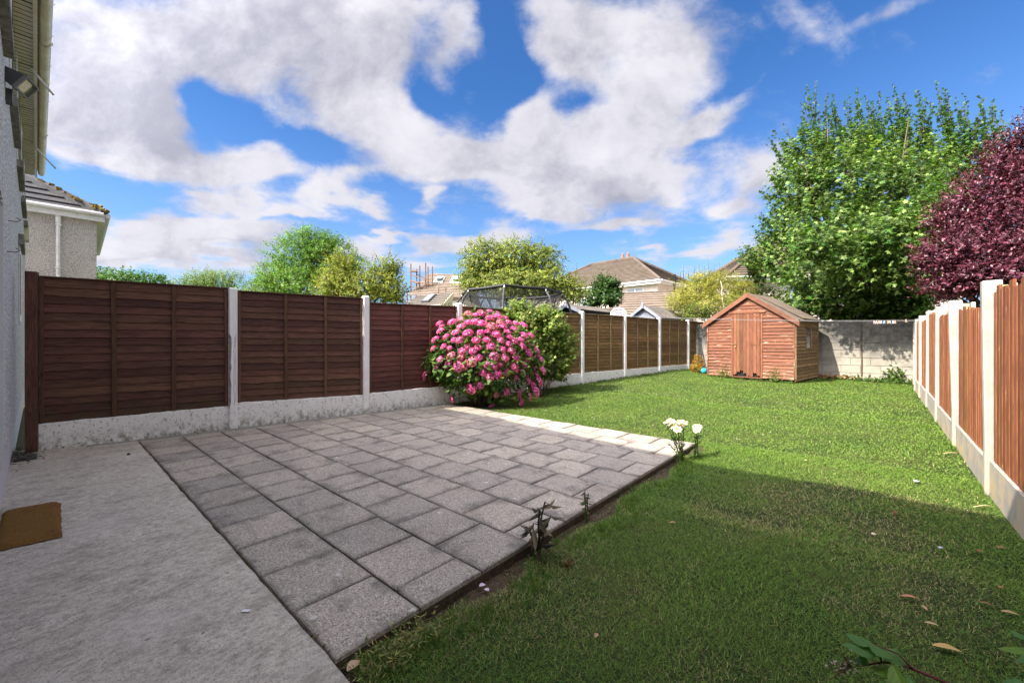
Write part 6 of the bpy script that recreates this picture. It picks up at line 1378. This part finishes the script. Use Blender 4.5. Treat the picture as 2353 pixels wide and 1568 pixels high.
for a, b, wr_, z0, z1, cc_ in [((2005, 1478), (1942, 1446), .62, 1.20, 1.25, g1), ((2010, 1490), (1936, 1470), .62, 1.2, 1.22, g1), ((2005, 1500), (1990, 1462), .8, 1.2, 1.26, g1), ((2030, 1512), (2060, 1480 - 0), .6, 1.18, 1.22, g1), ((1995, 1475), (2058, 1508), .60, 1.2, 1.15, g1),
    ((2022, 1548), (2058, 1520), .55, 1.16, 1.2, g2), ((2080, 1600), (2052, 1520), .5, 1.1, 1.15, g2), ((2240, 1598), (2105, 1582), .45, 1.05, 1.08, g2), ((2250, 1610), (2180, 1566), .5, 1.0, 1.05, g1), ((2330, 1600), (2215, 1572), .5, 1.0, 1.02, g2), ((2110, 1590), (2085, 1545), .5, 1.1, 1.14, g1),
    ((2375, 1490), (2285, 1478), .42, 1.15, 1.2, g2), ((2370, 1470), (2320, 1440), .5, 1.15, 1.2, g1), ((2380, 1500), (2325, 1512), .5, 1.1, 1.12, g1), ((1990, 1520), (1972, 1495), .5, 1.2, 1.22, g1), ((1975, 1525), (1985, 1500), .5, 1.2, 1.22, g1), ((2345, 1560), (2300, 1590), .6, 1.0, 1.0, g1)]:
    bigleaf((a, b), wr_ * 1.35, z0, z1, .15, cc_)
m = MB(); m.tube([W(2300, 1640, 1.08), W(2180, 1570, 1.12), W(2110, 1540, 1.15), W(2060, 1522, 1.18), W(2025, 1520, 1.2), W(1980, 1528, 1.22)], [.006, .005, .0045, .004, .003, .002], 6); m.tube([W(2100, 1538, 1.15), W(2062, 1500, 1.18), W(2010, 1480, 1.2)], [.003, .0025, .002], 5); m.tube([W(2025, 1520, 1.2), W(2020, 1500, 1.2), W(2008, 1490, 1.2)], [.003, .0025, .002], 5)
m.tube([W(2420, 1560, 1.1), W(2385, 1500, 1.12), W(2370, 1480, 1.15)], [.005, .004, .003], 5); m.build('stem', M_REDSTEM, br, True)
n = 70; C = np.array([W(random.gauss(1938, 22), random.gauss(1530, 16), 1.2) for _ in range(n)]); A = unit(n); leafset('flower_buds', M_PETAL, C, A, unit(n), rng.uniform(.006, .012, n), rng.uniform(.004, .007, n), colvar(n, (.14, .10, .05), .3, (.62, .50, .52), .3), parent=br, shape='oval', cup=.8, kind='stuff')
m = MB()
for k in range(12): e = W(random.gauss(1938, 20), random.gauss(1530, 14), 1.2); m.tube([W(1978, 1528, 1.22), W(1955, 1532, 1.21), e], .0012, 4)
m.build('flower_stalks', M_REDSTEM, br)

# ------------------------------------------------------------------ grass
def inlawn(x, y, edge=.0):
    fx = P_L0.x + U_L.x / U_L.y * (y - P_L0.y)
    ok = (x > fx + .07) & (x < .76 + .012 * np.maximum(y - 5, 0)) & (y < 16.1) & (y > .80)
    soil = SX + .09 + .07 * np.sin(y * 5.1) * .6 + .05 * np.sin(y * 11.3 + 1) * .6
    soil = np.where(y < 1.4, soil - .05, soil)
    ok &= ~((y < PY1 + .015) & (x < soil)); 
    ok &= ~((np.abs(x - HB.x) < .55) & (np.abs(y - HB.y) < .35))
    u = (x - FR.x) * fd.x + (y - FR.y) * fd.y; d = (x - FR.x) * sd.x + (y - FR.y) * sd.y
    ok &= ~((u > -.02) & (u < SW + .02) & (d > -.03) & (d < SD))
    return ok
def nz2(x, y, s, o=0):
    # cheap smooth noise
    v = np.zeros_like(x)
    for k, (a, b, p) in enumerate([(1, .3, .1), (-.4, 1.1, 1.7), (.8, -.9, 3.1), (1.7, .6, 4.4), (-1.3, 1.5, 2.2), (2.3, -1.9, .6)]):
        v += np.sin((x * a + y * b) * s + p + o + 1.3 * np.sin((x * b - y * a) * s * .7 + p * 2)) / (1 + k * .35)
    return v / 3.4
def blades(n, x0, x1, y0, y1, hmin, hmax, w, straw=.2, lean=.9, wf=None):
    x = rng.uniform(x0, x1, n); y = rng.uniform(y0, y1, n); dens = nz2(x, y, 2.6) * .5 + nz2(x, y, 7.5, 2) * .5
    dry = np.clip(.35 + 1.3 * nz2(x, y, 1.9, 5) + .5 * nz2(x, y, 6, 1) - .05 * y + .25 * (y < 2.6), 0, 1); dry = np.where(y > 4.6, dry * .35, dry)
    k = inlawn(x, y) & (rng.random(n) > .55 * dry ** 2 - .1 * dens); x, y, dens, dry = x[k], y[k], dens[k], dry[k]; n = len(x)
    z = gh(x, y) - .004; a = rng.uniform(0, 6.283, n); ln = rng.uniform(hmin, hmax, n) * (1 + .25 * dens)
    el = rng.normal(.75, .35, n) * lean / .9; A = np.stack([np.cos(a), np.sin(a), np.clip(el, .05, 3)], -1); N = np.stack([-np.cos(a) * .7, -np.sin(a) * .7, np.ones(n)], -1) + .3 * unit(n)
    base = np.array([.115, .225, .034]); base2 = np.array([.22, .32, .065]); st = np.array([.48, .41, .20]); dk = np.array([.045, .110, .020])
    r = rng.random((n, 1)); c = base * (1 - r) + base2 * r; m_ = (nz2(x, y, 4.2, 9) * .5 + .5)[:, None]; c = c * (1.08 - .22 * ss(.6, .2, m_)) if False else c * (.92 + .16 * np.clip(m_, 0, 1))
    kk = rng.random(n) < straw * (.12 + 3.2 * dry ** 2); c[kk] = st * rng.uniform(.6, 1.15, (kk.sum(), 1)); kk = rng.random(n) < .12; c[kk] = dk
    c *= (1 + .11 * rng.normal(size=(n, 1))).clip(.5, 1.5)
    return np.stack([x, y, z], -1), A, N, ln, w * rng.uniform(.7, 1.3, n), c.clip(.01, 1)
sets = [blades(210000, -1.65, .8, .75, 3.4, .016, .036, .0026, .22), blades(110000, -1.65, .8, 3.2, 5.6, .018, .040, .0038, .18), blades(150000, -6.1, .85, 5.2, 8.6, .02, .045, .007, .07), blades(140000, -5.9, .9, 8.4, 16.1, .025, .05, .013, .06)]
G = [np.concatenate([s[i] for s in sets]) for i in range(6)]
tag(leafset('grass', M_GRASS, *G, shape='blade', cup=1.5), 'mown green lawn grass with dry straw-coloured patches', 'grass', kind='stuff')
# longer tufts: along the patio edge, round posts and the hydrangea's foot
pts = []
for _ in range(230): y = random.uniform(1.0, 5.0); pts.append((SX + .19 + random.gauss(0, .05) + .07 * math.sin(y * 5.1), y, .055))
for _ in range(90): x = random.uniform(-5.2, -1.7); pts.append((x, PY1 + .03 + random.random() * .05, .04))
for p in RP:
    for _ in range(10): pts.append((p.x - .07 + random.gauss(0, .02), p.y + random.gauss(0, .10), .06))
for i in range(2, 8):
    for _ in range(36): q = lf(i + random.random(), .08 + random.random() * .05); pts.append((q.x, q.y, .07))
for _ in range(60): s = random.random(); q = SP(s * SW, -.05, 0); pts.append((q.x, q.y, .08))
C, A, L = [], [], []
for (x, y, h) in pts:
    for k in range(16): a = random.uniform(0, 6.28); C.append((x + random.gauss(0, .012), y + random.gauss(0, .012), float(gh(x, y)) - .01)); A.append((math.cos(a), math.sin(a), random.uniform(.8, 3))); L.append(h * random.uniform(.5, 1.5))
C, A, L = map(np.array, (C, A, L)); n = len(C)
tag(leafset('grass_tufts', M_GRASS, C, A, np.tile([0, 0, 1.], (n, 1)) + .3 * unit(n), L, np.where(C[:, 1] > 6, .008, .0035), colvar(n, (.085, .17, .025), .25, (.26, .24, .09), .12), shape='blade', cup=3), 'longer uncut grass along the paving, posts and fence foot', 'grass', kind='stuff')
# yellowed cut grass by the nearest slab
n = 500; C = np.stack([rng.normal(-1.50, .05, n), rng.normal(.98, .10, n), rng.uniform(-.03, .015, n)], -1); A = unit(n) * np.array([1, 1, .3]) + np.array([.3, -.4, .3])
tag(leafset('grass_clippings', M_GRASS, C, A, unit(n) * .4 + np.array([0, 0, 1]), rng.uniform(.02, .045, n), rng.uniform(.004, .007, n), colvar(n, (.30, .28, .10), .25, (.12, .18, .04), .3), shape='diamond'), 'heap of yellow-green grass clippings against the nearest slab', 'clippings', kind='stuff')
# clover and plantain in the near turf
n = 9000; x = rng.uniform(-1.5, .75, n); y = rng.uniform(.8, 5.0, n); k = inlawn(x, y) & (nz2(x, y, 3.1, 4) > .05); x, y = x[k], y[k]; n = len(x); a = rng.uniform(0, 6.28, n)
C = np.stack([x, y, gh(x, y) + rng.uniform(.008, .022, n)], -1); A = np.stack([np.cos(a), np.sin(a), rng.uniform(-.1, .3, n)], -1)
tag(leafset('clover', M_GRASS, C, A, np.tile([0, 0, 1.], (n, 1)) + .25 * unit(n), rng.uniform(.008, .015, n), rng.uniform(.008, .013, n), colvar(n, (.055, .135, .030), .25), shape='oval'), 'clover and low weeds growing among the near grass', 'clover', kind='stuff')
# litter in the soil strip
n = 1600; y = rng.uniform(.8, 4.9, n); x = SX + rng.uniform(.0, .17, n); C = np.stack([x, y, gh(x, y) - .015 + rng.uniform(-.008, .008, n)], -1)
tag(leafset('soil_litter', M_LEAF, C, unit(n) * np.array([1, 1, .2]), unit(n) * .5 + np.array([0, 0, 1]), rng.uniform(.01, .035, n), rng.uniform(.003, .012, n), colvar(n, (.10, .065, .035), .4, (.28, .20, .12), .3), shape='diamond'), 'dry bits and crumbs lying in the bare soil strip', 'litter', kind='stuff')
# tiny lawn daisies
n = 260; x = np.concatenate([rng.uniform(-5.0, .3, 120), rng.normal(-4.6, .5, 140)]); y = np.concatenate([rng.uniform(5.6, 14, 120), rng.uniform(8, 14.5, 140)]); k = inlawn(x, y); x, y = x[k], y[k]; P_ = []
for a in np.linspace(0, 2 * math.pi, 7)[:-1]: P_.append((math.cos(a), math.sin(a), .1))
C = np.repeat(np.stack([x, y, gh(x, y) + .045], -1), 6, axis=0); A = np.tile(np.array(P_), (len(x), 1)); nn = len(C)
tag(leafset('lawn_daisies', M_PETAL, C, A, np.tile([0, 0, 1.], (nn, 1)) + 1e-3, np.full(nn, .013), np.full(nn, .009), np.tile([.8, .8, .78], (nn, 1)), shape='diamond'), 'tiny white daisies dotted over the far lawn', 'daisies', kind='stuff')
